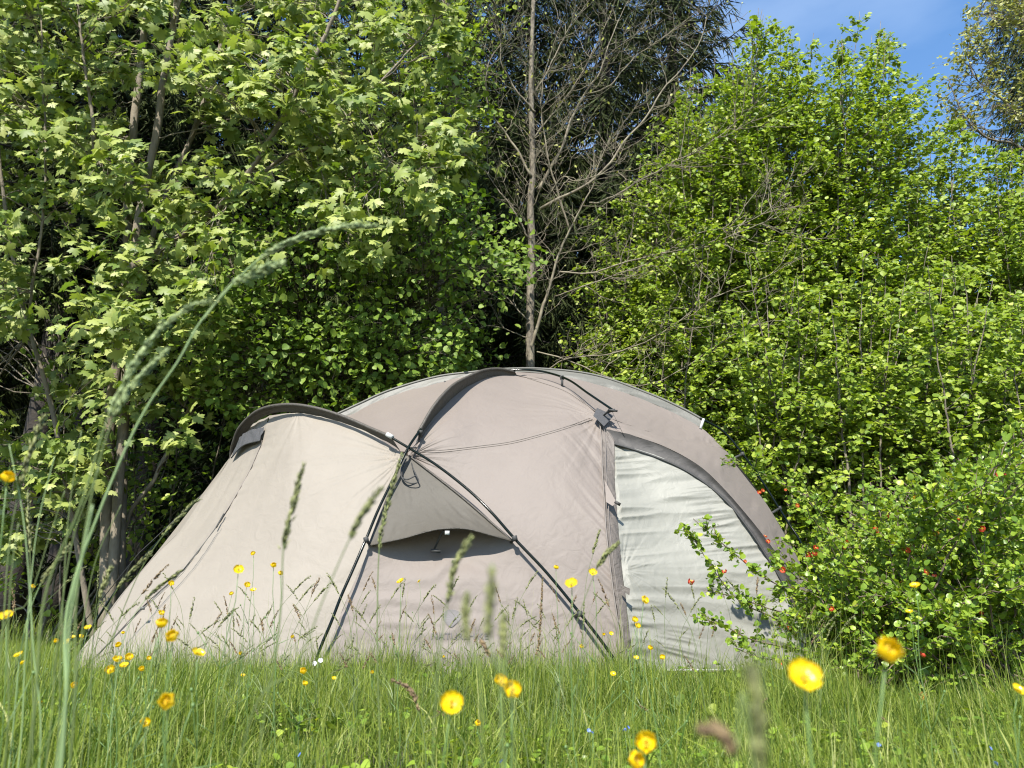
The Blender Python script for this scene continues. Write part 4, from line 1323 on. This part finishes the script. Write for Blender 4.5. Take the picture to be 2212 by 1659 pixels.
def flower_geo(r, npet, pl, pw, cup, jit=0.1):
    g_ = Geo()
    for i in range(npet):
        th = i * 2 * math.pi / npet + r.normal(0, jit)
        nr_, nc = 6, 5
        V_ = []
        for a in range(nr_):
            f = a / (nr_ - 1)
            wd_ = pw * (0.25 + 0.75 * math.sin(min(1, f * 1.25) * math.pi / 2)) * (1 if f < .85 else 0.72)
            for b in range(nc):
                s_ = (b / (nc - 1) - .5)
                rr = pl * (0.12 + 0.88 * f) * (1 - 0.12 * abs(s_) * 2 * (f > .8))
                el = cup * (f ** 1.3) + 0.10 * abs(s_) + r.normal(0, .008)
                x = rr * math.cos(el * 1.1)
                z = rr * math.sin(el * 1.1)
                y = s_ * wd_
                V_.append((x * math.cos(th) - y * math.sin(th), x * math.sin(th) + y * math.cos(th), z))
        Q_ = [[a * nc + b, a * nc + b + 1, (a + 1) * nc + b + 1, (a + 1) * nc + b] for a in range(nr_ - 1) for b in range(nc - 1)]
        g_.add(V_, Q_)
    return g_


def stamen_geo(r, rad, n, h):
    g_ = Geo()
    for i in range(n):
        th, q = r.uniform(0, 6.28), rad * math.sqrt(r.random())
        g_.tube([(0, 0, 0), (q * math.cos(th) * .6, q * math.sin(th) * .6, h * .6), (q * math.cos(th), q * math.sin(th), h)], [.0003, .0003, .0008], 4)
    return g_


qf = [flower_geo(r7, 5, 0.020, 0.015, 0.8, .25) for _ in range(3)]
qme = [q.mesh('flower') for q in qf]
for me_ in qme: me_.materials.append(M['red'])
sm = stamen_geo(r7, .006, 12, .012).mesh('stamens'); sm.materials.append(M['stamen'])
extra = [(1652, 1160, 5.05), (1722, 1094, 5.05), (1890, 1145, 4.4), (1697, 1058, 5.08), (1640, 1066, 5.08), (1797, 1318, 4.3), (1490, 1262, 4.5), (2118, 1325, 4.2),
         (1993, 1505, 3.6), (1565, 1236, 4.5), (1760, 1186, 4.6), (2125, 1145, 4.2), (1975, 1075, 4.8), (1690, 1232, 4.6)]
fl = [P(*e) for e in extra] + fl[:52]
fl = fl + [p + r7.normal(0, .022, 3) for p in fl[::2]]
for i, p in enumerate(fl):
    o = bpy.data.objects.new('flower', qme[i % 3])
    sc.collection.objects.link(o)
    o.parent = qb
    o.location = p - BASE[qb]
    o.rotation_euler = (r7.uniform(.3, 1.5), r7.uniform(-.7, .7), r7.uniform(-.8, .8))
    s_ = r7.uniform(.75, 1.35)
    o.scale = (s_, s_, s_)
    o2 = bpy.data.objects.new('stamens', sm)
    sc.collection.objects.link(o2)
    o2.parent = o

# ------------------------------------------------------------------ grass (nobody could count it)
def blades(n, X_, Y_, h, wdt, r, lean=0.45):
    seg = 4
    az = r.uniform(0, 2 * math.pi, n)
    ln = np.abs(r.normal(0, lean, n)) + 0.05
    t = np.linspace(0, 1, seg + 1)
    base = np.stack([X_, Y_, ground_z(X_, Y_)], 1)
    d = np.stack([np.cos(az), np.sin(az), np.zeros(n)], 1)
    wa = az + math.pi / 2 + r.normal(0, .5, n)
    sd = np.stack([np.cos(wa), np.sin(wa), np.zeros(n)], 1)
    out = []
    for k, tk in enumerate(t):
        c = base + d * (h * ln * tk ** 2)[:, None] + np.array([0, 0, 1]) * (h * (tk - 0.35 * np.minimum(ln, 1.3) * tk ** 2))[:, None]
        ww = (wdt * (1 - tk ** 1.5 * 0.95))[:, None] / 2
        if k < seg:
            out += [c - sd * ww, c + sd * ww]
        else:
            out += [c]
    V_ = np.stack(out, 1)
    nvv = V_.shape[1]
    q = np.array([[0, 1, 3, 2], [2, 3, 5, 4], [4, 5, 7, 6]])
    tt = np.array([[6, 7, 8]])
    o = (np.arange(n) * nvv)[:, None, None]
    return V_.reshape(-1, 3), (q[None] + o).reshape(-1, 4), (tt[None] + o).reshape(-1, 3)


r8 = np.random.default_rng(30)
gg = Geo()


def field(n, y0, y1, h0, h1, w0, w1, lean=.45, left=False, clump=True, pw=1.0):
    Y_ = y0 + (y1 - y0) * r8.random(n * 2) ** pw
    X_ = r8.uniform(-1, 1, n * 2) * (Y_ * 0.74 + 0.4)
    if left:
        X_ = -Y_ * r8.uniform(0.42, 0.76, n * 2)
    if clump:
        k = vnoise(X_ * 2.4 + 20, Y_ * 2.4 + 9, 61) * .5 + .55 > r8.random(n * 2) * 0.8
        X_, Y_ = X_[k][:n], Y_[k][:n]
    else:
        X_, Y_ = X_[:n], Y_[:n]
    # nothing grows through the tent floor
    inside = (Y_ > 5.55) & (Y_ < 9) & (X_ > -3.0 + np.clip(6.2 - Y_, 0, 1)) & (X_ < 2.4)
    X_, Y_ = X_[~inside], Y_[~inside]
    m = len(X_)
    hh = r8.uniform(h0, h1, m) * (0.9 + 0.7 * vnoise(X_ * 2.6, Y_ * 2.1, 62)) * np.where((X_ > .75) & (X_ < 1.9) & (Y_ > 4.5), .62, 1)
    V_, Q_, T_ = blades(m, X_, Y_, hh, r8.uniform(w0, w1, m), r8, lean)
    gg.add(V_, Q_, T_)


field(26000, 1.6, 3.0, .05, .16, .0025, .005, .8)
field(5000, 1.8, 5.3, .08, .2, .005, .009, .8)
field(110, .75, 1.7, .42, .8, .003, .0042, .22, left=True, clump=False)
field(62000, 2.4, 4.3, .05, .16, .0025, .005, .75)
field(62000, 4.0, 5.65, .04, .16, .003, .0055, .75)
field(2600, 1.3, 5.4, .14, .26, .0025, .005, .35)
field(500, 1.3, 3.2, .22, .34, .003, .006, .3)
field(420, 0.75, 2.0, .24, .42, .0025, .005, .35, left=True, clump=False)
field(160, 0.9, 1.6, .22, .33, .0025, .004, .4)
field(1500, 3.6, 5.5, .2, .34, .0022, .0038, .3)
field(4500, 4.2, 5.5, .16, .34, .002, .004, .6)
field(2600, 3.0, 5.4, .22, .46, .002, .0034, .3)
field(5000, 3.8, 5.45, .16, .30, .0022, .004, .65)
field(1500, 2.0, 5.4, .1, .3, .006, .011, .7)
field(350, 3.2, 5.0, .25, .42, .002, .0035, .45, left=True)
field(6000, 2.6, 5.4, .13, .27, .0025, .005, .7)
field(2500, 1.5, 3.0, .16, .28, .0022, .0045, .55)
field(45000, 5.6, 10, .06, .2, .004, .008, .5)
field(9000, 9, 15, .1, .3, .008, .016, .5)
gr = part('grass', gg, M['grass'])
prop(gr, 'green meadow grass in front of and around the tent', 'grass', kind='stuff')
# broad weed leaves in loose rosettes
nr_ = 420
Yc = r8.uniform(3.0, 5.3, nr_)
Xc = r8.uniform(-1, 1, nr_) * (Yc * .74 + .3)
k = vnoise(Xc * 1.1 + 5, Yc * 1.1, 93) > 0.0
Xc, Yc = Xc[k], Yc[k]
nr_ = len(Xc)
az = r8.uniform(0, 6.28, (nr_, 6)).ravel()
up_ = r8.uniform(.4, 1.6, nr_ * 6)
pos = np.stack([np.repeat(Xc, 6), np.repeat(Yc, 6), r8.uniform(0, .05, nr_ * 6)], 1)
tipw = np.stack([np.cos(az), np.sin(az), up_], 1)
Vw, Fw = inst(OV_V, OVT, pos, frames(tipw, np.stack([-np.cos(az) * up_, -np.sin(az) * up_, np.ones(nr_ * 6)], 1), r8.uniform(.025, .065, nr_ * 6)))
wd2 = part('broad_weeds', Geo().add(Vw, T=Fw), M['grass'])
prop(wd2, 'broad-leaved weeds scattered through the meadow grass', 'weeds', kind='stuff')
# clover and small herb leaves among the grass
n = 9000
Y_ = r8.uniform(1.9, 5.5, n)
X_ = r8.uniform(-1, 1, n) * (Y_ * .74 + .3)
k = vnoise(X_ * 1.6, Y_ * 1.6, 88) > -0.1
X_, Y_ = X_[k], Y_[k]
n = len(X_)
pos = np.stack([X_, Y_, r8.uniform(.02, .10, n)], 1)
V, Fc = inst(RND_V, RND_F, pos, frames(r8.normal(0, 1, (n, 3)) * [1, 1, .3], r8.normal(0, .35, (n, 3)) + [0, 0, 1], r8.uniform(.012, .030, n)))
hb_ = part('ground_herbs', Geo().add(V, T=Fc), M['quince'])
prop(hb_, 'small round herb leaves low among the meadow grass', 'herbs', kind='stuff')

ORD = ['first', 'second', 'third', 'fourth', 'fifth', 'sixth', 'seventh', 'eighth', 'ninth', 'tenth', 'eleventh', 'twelfth', 'thirteenth', 'fourteenth', 'fifteenth', 'sixteenth',
       'seventeenth', 'eighteenth', 'nineteenth', 'twentieth'] + ['twenty-' + a for a in ('first', 'second', 'third', 'fourth', 'fifth', 'sixth', 'seventh', 'eighth', 'ninth')] + ['thirtieth'] + \
      ['thirty-' + a for a in ('first', 'second', 'third', 'fourth', 'fifth', 'sixth', 'seventh', 'eighth', 'ninth')] + ['fortieth'] + ['forty-' + a for a in ('first', 'second', 'third', 'fourth', 'fifth')]


def zone(px, py):
    if py > 1475: return 'low in the foreground grass'
    if px < 150: return 'in the grass left of the tent'
    if px < 690: return 'before the cream vestibule'
    if px < 1330: return 'before the middle tent panel'
    if px < 1700: return 'before the silver door'
    return 'before the red-flowering bush'


# ------------------------------------------------------------------ buttercups
bfl = [flower_geo(r8, 5, 0.0135, 0.0128, c, .12) for c in (.45, .75, 1.0)]
bme = [b.mesh('petals') for b in bfl]
for me_ in bme: me_.materials.append(M['petal'])
bst = stamen_geo(r8, .0045, 22, .005).mesh('stamens'); bst.materials.append(M['stamen'])
cups = [(13, 1333, 28), (15, 1038, 36), (69, 1270, 13), (190, 1357, 14), (174, 1377, 12), (157, 1377, 11), (122, 1387, 13), (146, 1387, 14), (41, 1416, 18), (51, 1433, 13),
        (266, 1369, 9.5), (257, 1396, 16), (253, 1428, 20), (279, 1422, 19), (268, 1439, 17), (239, 1450, 22), (321, 1423, 11), (307, 1447, 15), (162, 1482, 17), (348, 1326, 14),
        (349, 1354, 31), (374, 1379, 34), (426, 1413, 27), (364, 1520, 42), (312, 1563, 23), (520, 1413, 10), (633, 1377, 10), (654, 1452, 18), (657, 1479, 14), (524, 1460, 10),
        (515, 1232, 21), (548, 1197, 12), (591, 1224, 16), (605, 1241, 14), (533, 1265, 15), (547, 1276, 13), (501, 1284, 11), (370, 1262, 14), (866, 1257, 16), (906, 1256, 8.5),
        (958, 1421, 9.5), (1080, 1475, 32), (1105, 1495, 42), (975, 1520, 45), (1030, 1564, 16), (1201, 1229, 14), (1280, 1238, 18), (1235, 1263, 26), (1390, 1298, 20), (1370, 1341, 16),
        (1376, 1353, 14), (1255, 1398, 11), (1320, 1369, 9), (1305, 1372, 8.5), (1374, 1422, 11), (1324, 1457, 12), (721, 1466, 9.5), (805, 1454, 10), (1403, 1402, 14), (1431, 1422, 14),
        (1735, 1466, 68), (1915, 1415, 66), (1396, 1607, 48), (1368, 1646, 44), (2199, 1493, 28), (847, 1574, 10), (1977, 1267, 20), (1964, 1323, 14), (208, 1558, 12), (87, 1520, 10)]
zz = {}
for c in cups: zz.setdefault(zone(c[0], c[1]), []).append(c)
for z_ in zz: zz[z_].sort()
r9 = np.random.default_rng(44)
for c in cups:
    px, py, s = c
    D = min(36.6 / s, 5.1)
    Y = D * 0.97
    hd = P(px, py, Y)
    if hd[2] < 0.05:
        hd = P(px, py, 0.05 and Y * 0.85)
    base = np.array([hd[0] + r9.normal(0, .03), hd[1] + r9.uniform(0, .04), 0.0])
    z_ = zone(px, py)
    o_ = ORD[zz[z_].index(c)]
    size = 'large blurred' if s > 40 else 'bright' if s > 24 else 'yellow' if s > 12 else 'tiny yellow'
    t_ = thing('buttercup', base, f'{size} buttercup standing {z_}, {o_} from the left there', 'flower', 'buttercups in the meadow')
    st = wig(base, hd, 9, 0.05, 0, r9)
    g_ = Geo().tube(st, np.linspace(.0013, .0007, 9), 6)
    for k in (3, 5):
        if r9.random() < .7:
            e = st[k] + np.array([r9.normal(0, .03), r9.normal(0, .02), r9.uniform(.04, .09)])
            g_.tube(wig(st[k], e, 4, .05, 0, r9), [.001, .0009, .0008, .0006], 5)
            g_.tube([e - [0, 0, .003], e, e + [0, 0, .003]], [.0015, .003, .0012], 6)
        # narrow forked leaf
        e = st[k] + np.array([r9.normal(0, .02), r9.normal(0, .02), r9.uniform(.01, .03)])
        g_.tube([st[k], (st[k] + e) / 2, e], [.0006, .0012, .0004], 4)
    part('stem', g_, M['bstem'], t_)
    k = int(r9.integers(0, 3))
    o = bpy.data.objects.new('petals', bme[k])
    sc.collection.objects.link(o)
    o.parent = t_
    o.location = hd - base
    o.rotation_euler = (r9.uniform(.25, 1.0) if s < 40 else r9.uniform(.85, 1.2), r9.normal(0, .3), r9.uniform(-.5, .5))
    o.scale = (.95, .95, .95)
    o2 = bpy.data.objects.new('stamens', bst)
    sc.collection.objects.link(o2)
    o2.parent = o


# ------------------------------------------------------------------ seeding grass stalks
def spike(g_, pts, r, n, ls, lw, spread=.35, order=None):
    """spikelets along the polyline pts"""
    s = spline(pts, 60)
    k = np.sort(r.uniform(0, 58.9, n)).astype(int)
    f = k / 59
    env = np.sin(np.pi * np.clip(0.12 + 0.85 * f, 0, 1)) ** .7
    d = unit(s[k + 1] - s[k])
    side = r.normal(0, 1, (n, 3))
    tip = d + side * spread
    p = s[k] + side * (lw * 0.25)
    TV_ = np.array([(0, 0, 0), (.5, .4, .2), (-.5, .4, .2), (0, .4, -.4), (0, 1, 0)]) * np.array([lw, ls, lw])
    TF_ = np.array([[0, 1, 2], [0, 2, 3], [0, 3, 1], [4, 2, 1], [4, 3, 2], [4, 1, 3]])
    V_, F_ = inst(TV_, TF_, p, frames(tip, side + .01, .5 + .6 * env))
    g_.add(V_, T=F_)


protos = []
for k in range(7):
    rr = np.random.default_rng(100 + k)
    H = 0.5
    bend = rr.uniform(-.10, .14)
    st = spline([(0, 0, 0), (bend * .15, 0, H * .4), (bend * .5, 0.0, H * .8), (bend, 0, H)], 30)
    gs_ = Geo().tube(st, np.linspace(.0014, .0007, 30), 5)
    for q in range(2):
        a = st[int(rr.integers(3, 14))]
        dr = np.array([rr.normal(0, .08), rr.normal(0, .04), rr.uniform(.08, .16)])
        bl = spline([a, a + dr * .6, a + dr * [1.6, 1.6, .9]], 8)
        w_ = np.linspace(.0022, .0003, 8)[:, None] * np.array([.7, .7, 0])
        V_ = np.stack([bl - w_, bl + w_], 1).reshape(-1, 3)
        gs_.add(V_, [[i * 2, i * 2 + 1, i * 2 + 3, i * 2 + 2] for i in range(7)])
    gh_ = Geo()
    L_ = rr.uniform(.05, .10)
    d = unit(st[-1] - st[-3])
    spike(gh_, [st[-1] - d * .01, st[-1] + d * L_ * .5 + [bend * .02, 0, 0], st[-1] + d * L_ + [bend * .08, 0, -.003]], rr, 54, .0125, .0042, .2)
    pr = []
    for nm, g_, m_ in (('stem', gs_, M['stalk']), ('seed_head', gh_, M['seed_br'] if k in (2, 5) else M['seed'])):
        me_ = g_.mesh(nm); me_.materials.append(m_); pr.append((nm, me_))
    protos.append((pr, H + L_))
lst_ = []
for i in range(250):
    px = r9.uniform(150, 1760) if i % 3 else r9.uniform(330, 1250)
    py = r9.uniform(1225, 1400) if i % 2 else r9.uniform(1290, 1420)
    lst_.append((px, py, r9.uniform(2.7, 4.9)))
for i in range(14):
    lst_.append((r9.uniform(10, 2150), r9.uniform(1480, 1560), r9.uniform(2.2, 3.5)))
for i in range(12):
    lst_.append((r9.uniform(0, 180), r9.uniform(1180, 1400), r9.uniform(2.2, 4.2)))
zz = {}
for c in lst_: zz.setdefault(zone(c[0], c[1]), []).append(c)
for z_ in zz: zz[z_].sort()
for c in lst_:
    px, py, Y = c
    top = P(px, py, Y)
    k = int(r9.integers(0, 7))
    s = top[2] / protos[k][1]
    b = np.array([top[0], top[1], 0.0])
    z_ = zone(px, py)
    idx_ = zz[z_].index(c)
    col = 'brownish' if k in (2, 5) else 'green'
    t_ = thing('grass_stalk', b, f'{col} seeding grass stalk {z_}, {ORD[idx_] if idx_ < len(ORD) else "last"} from the left', 'grass stalk', 'seeding grass stalks')
    t_.scale = (max(.8, s), max(.8, s), s)
    t_.rotation_euler = (r9.normal(0, .05), r9.normal(0.03, .09), r9.choice([0, math.pi]) + r9.normal(0, .4))
    for nm, me_ in protos[k][0]:
        o = bpy.data.objects.new(nm, me_)
        sc.collection.objects.link(o)
        o.parent = t_

# stalks that stand close to the camera: (points, depth, stem radius, spike range, spikelets, colour, label)
near = [([(134, 1640), (140, 1368), (157, 1268), (184, 1185), (260, 995), (317, 880), (385, 780), (425, 707), (467, 654), (516, 600), (560, 560), (620, 525), (700, 498), (770, 488), (832, 490)],
         .85, .0019, (10.2, 14), 150, 'stalk_blue', 'seed_pale', 'tallest arching blue-green grass stalk bending over to the right'),
        ([(60, 1655), (95, 1300), (164, 1118), (190, 1045), (233, 903), (292, 784), (327, 733), (362, 698), (408, 663), (462, 647)], .72, .0015, (4, 9), 120, 'stalk', 'seed_pale',
         'tall grass stalk with a long pale seed head beside the tallest one'),
        ([(150, 1655), (165, 1300), (200, 1060), (245, 903), (299, 819), (338, 780), (366, 752)], .72, .0013, (3, 6), 80, 'stalk', 'seed_pale', 'tall grass stalk with a shorter seed head left of the vestibule'),
        ([(125, 1655), (150, 1350), (178, 1200), (200, 1090)], .6, .0016, None, 0, 'stalk_blue', 'seed', 'thick blurred blue-green grass stem at left'),
        ([(480, 560 + 70), (520, 600), (560, 585), (612, 567)], .82, .0008, (0, 3), 50, 'stalk', 'seed', None),
        ([(-10, 1500), (20, 1180), (45, 1050), (75, 950), (95, 900)], 1.0, .0012, (2.4, 4), 40, 'stalk', 'seed', 'blurred grass stalk with seed head at the left picture edge'),
        ([(-5, 1400), (60, 1300), (110, 1150), (140, 1060)], 1.1, .0012, None, 0, 'stalk', 'seed', 'thin leaning grass stalk at the left picture edge'),
        ([(210, 1640), (235, 1420), (290, 1260), (350, 1160), (410, 1095), (432, 1078)], 1.6, .0013, (3.6, 5), 45, 'stalk', 'seed', 'leaning grass stalk whose seed head crosses the vestibule outline'),
        ([(560, 1640), (592, 1440), (608, 1300), (612, 1187), (628, 1110), (656, 1003)], .8, .0012, (3.0, 5), 60, 'stalk', 'seed', 'upright seed head in front of the middle of the vestibule'),
        ([(520, 1640), (640, 1440), (700, 1290), (755, 1165), (790, 1100), (822, 1058)], .65, .0010, (3, 5), 60, 'stalk', 'seed', 'blurred leaning seed head left of the triangular hood'),
        ([(820, 1640), (815, 1400), (819, 1190), (836, 1097), (869, 977)], 1.35, .0015, (2.2, 4), 60, 'stalk', 'seed', 'tall stalk rising up to the pole crossing'),
        ([(935, 1640), (955, 1380), (967, 1303), (983, 1224), (1018, 1160)], .7, .0010, (2, 4), 60, 'stalk', 'seed', 'blurred seed head just right under the hood'),
        ([(1040, 1640), (1025, 1420), (1010, 1390), (1005, 1330), (1010, 1277)], .45, .0010, (2, 4), 60, 'stalk', 'seed', 'short blurred green seed head above the buttercup pair'),
        ([(1085, 1640), (1070, 1450), (1056, 1383), (1058, 1300), (1064, 1217)], .38, .0012, (2, 4), 80, 'stalk', 'seed', 'thickest blurred green seed head in the middle'),
        ([(1110, 1640), (1095, 1480), (1087, 1420), (1087, 1327)], .5, .0009, (2, 3), 50, 'stalk', 'seed', 'pale blurred seed head right of the thickest one'),
        ([(1130, 1640), (1160, 1420), (1168, 1330), (1172, 1243)], 2.6, .0018, (1.6, 3), 90, 'stalk', 'seed_br', 'reddish brown sorrel spike left of the right pole'),
        ([(1180, 1640), (1230, 1400), (1289, 1229), (1337, 1170)], 1.3, .0010, (2, 3), 50, 'stalk', 'seed', 'leaning green seed head beside the door strip'),
        ([(1250, 1640), (1262, 1300), (1280, 1200), (1296, 1144)], 2.4, .0010, (2, 3), 40, 'stalk', 'seed', 'slim seed head rising beside the door seam'),
        ([(1630, 1700), (1590, 1640), (1560, 1590), (1515, 1575)], .30, .0012, (1, 3), 60, 'stalk', 'seed_br', 'very blurred purple-brown seed head at the bottom right'),
        ([(1650, 1720), (1645, 1640), (1640, 1550)], .24, .0012, (0, 2), 60, 'stalk', 'seed', 'very blurred dark green seed head at the bottom right'),
        ([(1010, 1660), (985, 1580), (945, 1500)], 1.2, .0012, None, 0, 'stalk', 'seed', 'short bent stalk under the single large buttercup'),
        ([(920, 1640), (905, 1540), (885, 1490), (850, 1470)], 1.6, .0014, (1.8, 3), 40, 'stalk', 'seed_br', 'dark reddish seed head left of the single large buttercup'),
        ([(1140, 1640), (1100, 1500), (1060, 1420), (1040, 1385)], 1.5, .0014, (2.4, 3), 30, 'stalk', 'seed_br', 'reddish stalk with a dark tuft behind the buttercup pair')]
for i, (bx, tx, ty, yy) in enumerate([(40, 118, 985, 1.1), (70, 60, 1060, 1.5), (100, 215, 1010, .95), (20, 150, 1180, 1.3), (150, 262, 1090, 1.2), (175, 330, 1190, 1.5),
                                      (85, 20, 960, 1.0), (190, 240, 1225, 1.4), (10, 40, 1130, .9), (230, 395, 1230, 1.7), (120, 176, 930, 1.05)]):
    near.append(([(bx, 1650), ((bx * 1.6 + tx * .4) / 2, 1400), ((bx + tx) / 2, 1400 * .4 + ty * .6), (tx, ty)], yy, .0012, (2.2, 3) if i % 2 else None, 45,
                 'stalk' if i % 3 else 'stalk_blue', 'seed', ORD[i] + ' of the thin blurred grass stalks rising over the left corner'))
for pts, Y, r0, sp, ns, sm_, hm, lab in near:
    if lab is None:
        continue
    W_ = [P(x, y, Y) for x, y in pts]
    if W_[0][2] > 0.02:
        W_ = [np.array([W_[0][0] + (W_[0][0] - W_[1][0]) * .3, W_[0][1], 0.0])] + W_
        off_ = 1
    else:
        W_[0][2] = 0
        off_ = 0
    t_ = thing('tall_grass_stalk', W_[0], lab, 'grass stalk', 'tall grass stalks near the camera')
    m = len(W_)
    part('stem', Geo().tube(spline(W_, 80), np.linspace(r0, r0 * .5, 80), 7), M[sm_], t_)
    if sp:
        g_ = Geo()
        a = int(sp[0]) + off_
        seg = spline(W_, 400)
        # start where the spike begins
        sarr = spline(W_[a:], 30)
        kk = np.linalg.norm(seg - sarr[0], axis=1).argmin()
        sc_ = 1.0
        spike(g_, seg[kk:][::4] if len(seg[kk:]) > 12 else seg[-12:], r9, int(ns * 2.2), .010 * min(1.2, max(.6, Y / .8)), .0030 * min(1.2, max(.6, Y / .8)), .16)
        part('seed_head', g_, M[hm], t_)
    if 'tallest' in lab:
        g_ = Geo()
        Wb = [P(x, y, Y) for x, y in [(440, 690), (500, 612), (560, 585), (612, 567)]]
        g_.tube(spline(Wb, 30), .0006, 5)
        spike(g_, Wb[1:], r9, 60, .010, .0035, .3)
        part('seed_head', g_, M[hm], t_)

# small blue speedwells and a white flower
bl = flower_geo(r9, 4, .0055, .0065, .25).mesh('petals'); bl.materials.append(M['blue'])
wl = flower_geo(r9, 5, .011, .010, .2).mesh('petals'); wl.materials.append(M['whitep'])
for i, (px, py, Y, lab) in enumerate([(1272, 1578, 2.3, 'small blue speedwell, left one of the pair below the door'), (1357, 1571, 2.3, 'small blue speedwell, right one of the pair below the door'),
                                      (1280, 1584, 2.25, 'lower blossom beside the left blue speedwell'), (1350, 1577, 2.25, 'lower blossom beside the right blue speedwell'),
                                      (1083, 1645, 1.9, 'blue speedwell at the bottom centre'), (648, 1630, 1.9, 'blue speedwell at the bottom left of centre'),
                                      (1898, 1609, 2.0, 'blue speedwell under the right large buttercup'), (2140, 1617, 1.9, 'blue speedwell near the right picture edge'),
                                      (2152, 1650, 1.8, 'blue speedwell in the bottom right corner')]):
    hd = P(px, py, Y)
    b = np.array([hd[0], hd[1], 0])
    t_ = thing('speedwell', b, lab, 'flower', 'blue speedwells')
    part('stem', Geo().tube([b, (b + hd) / 2 + [.004, 0, 0], hd], .0007, 5), M['bstem'], t_)
    o = bpy.data.objects.new('petals', bl)
    sc.collection.objects.link(o)
    o.parent = t_
    o.location = hd - b
    o.rotation_euler = (1.0, .2, i)
for (px, py, Y, lab) in [(686, 1430, 3.4, 'white meadow flower before the foot of the left pole')]:
    hd = P(px, py, Y)
    b = np.array([hd[0], hd[1], 0])
    t_ = thing('white_flower', b, lab, 'flower')
    part('stem', Geo().tube([b, (b + hd) / 2 + [.004, 0, 0], hd], .001, 5), M['bstem'], t_)
    for dx in (-.012, .012):
        o = bpy.data.objects.new('petals', wl)
        sc.collection.objects.link(o)
        o.parent = t_
        o.location = hd - b + np.array([dx, 0, dx * .5])
        o.rotation_euler = (1.1, dx * 20, 0)
print('hazel leaves', tot)
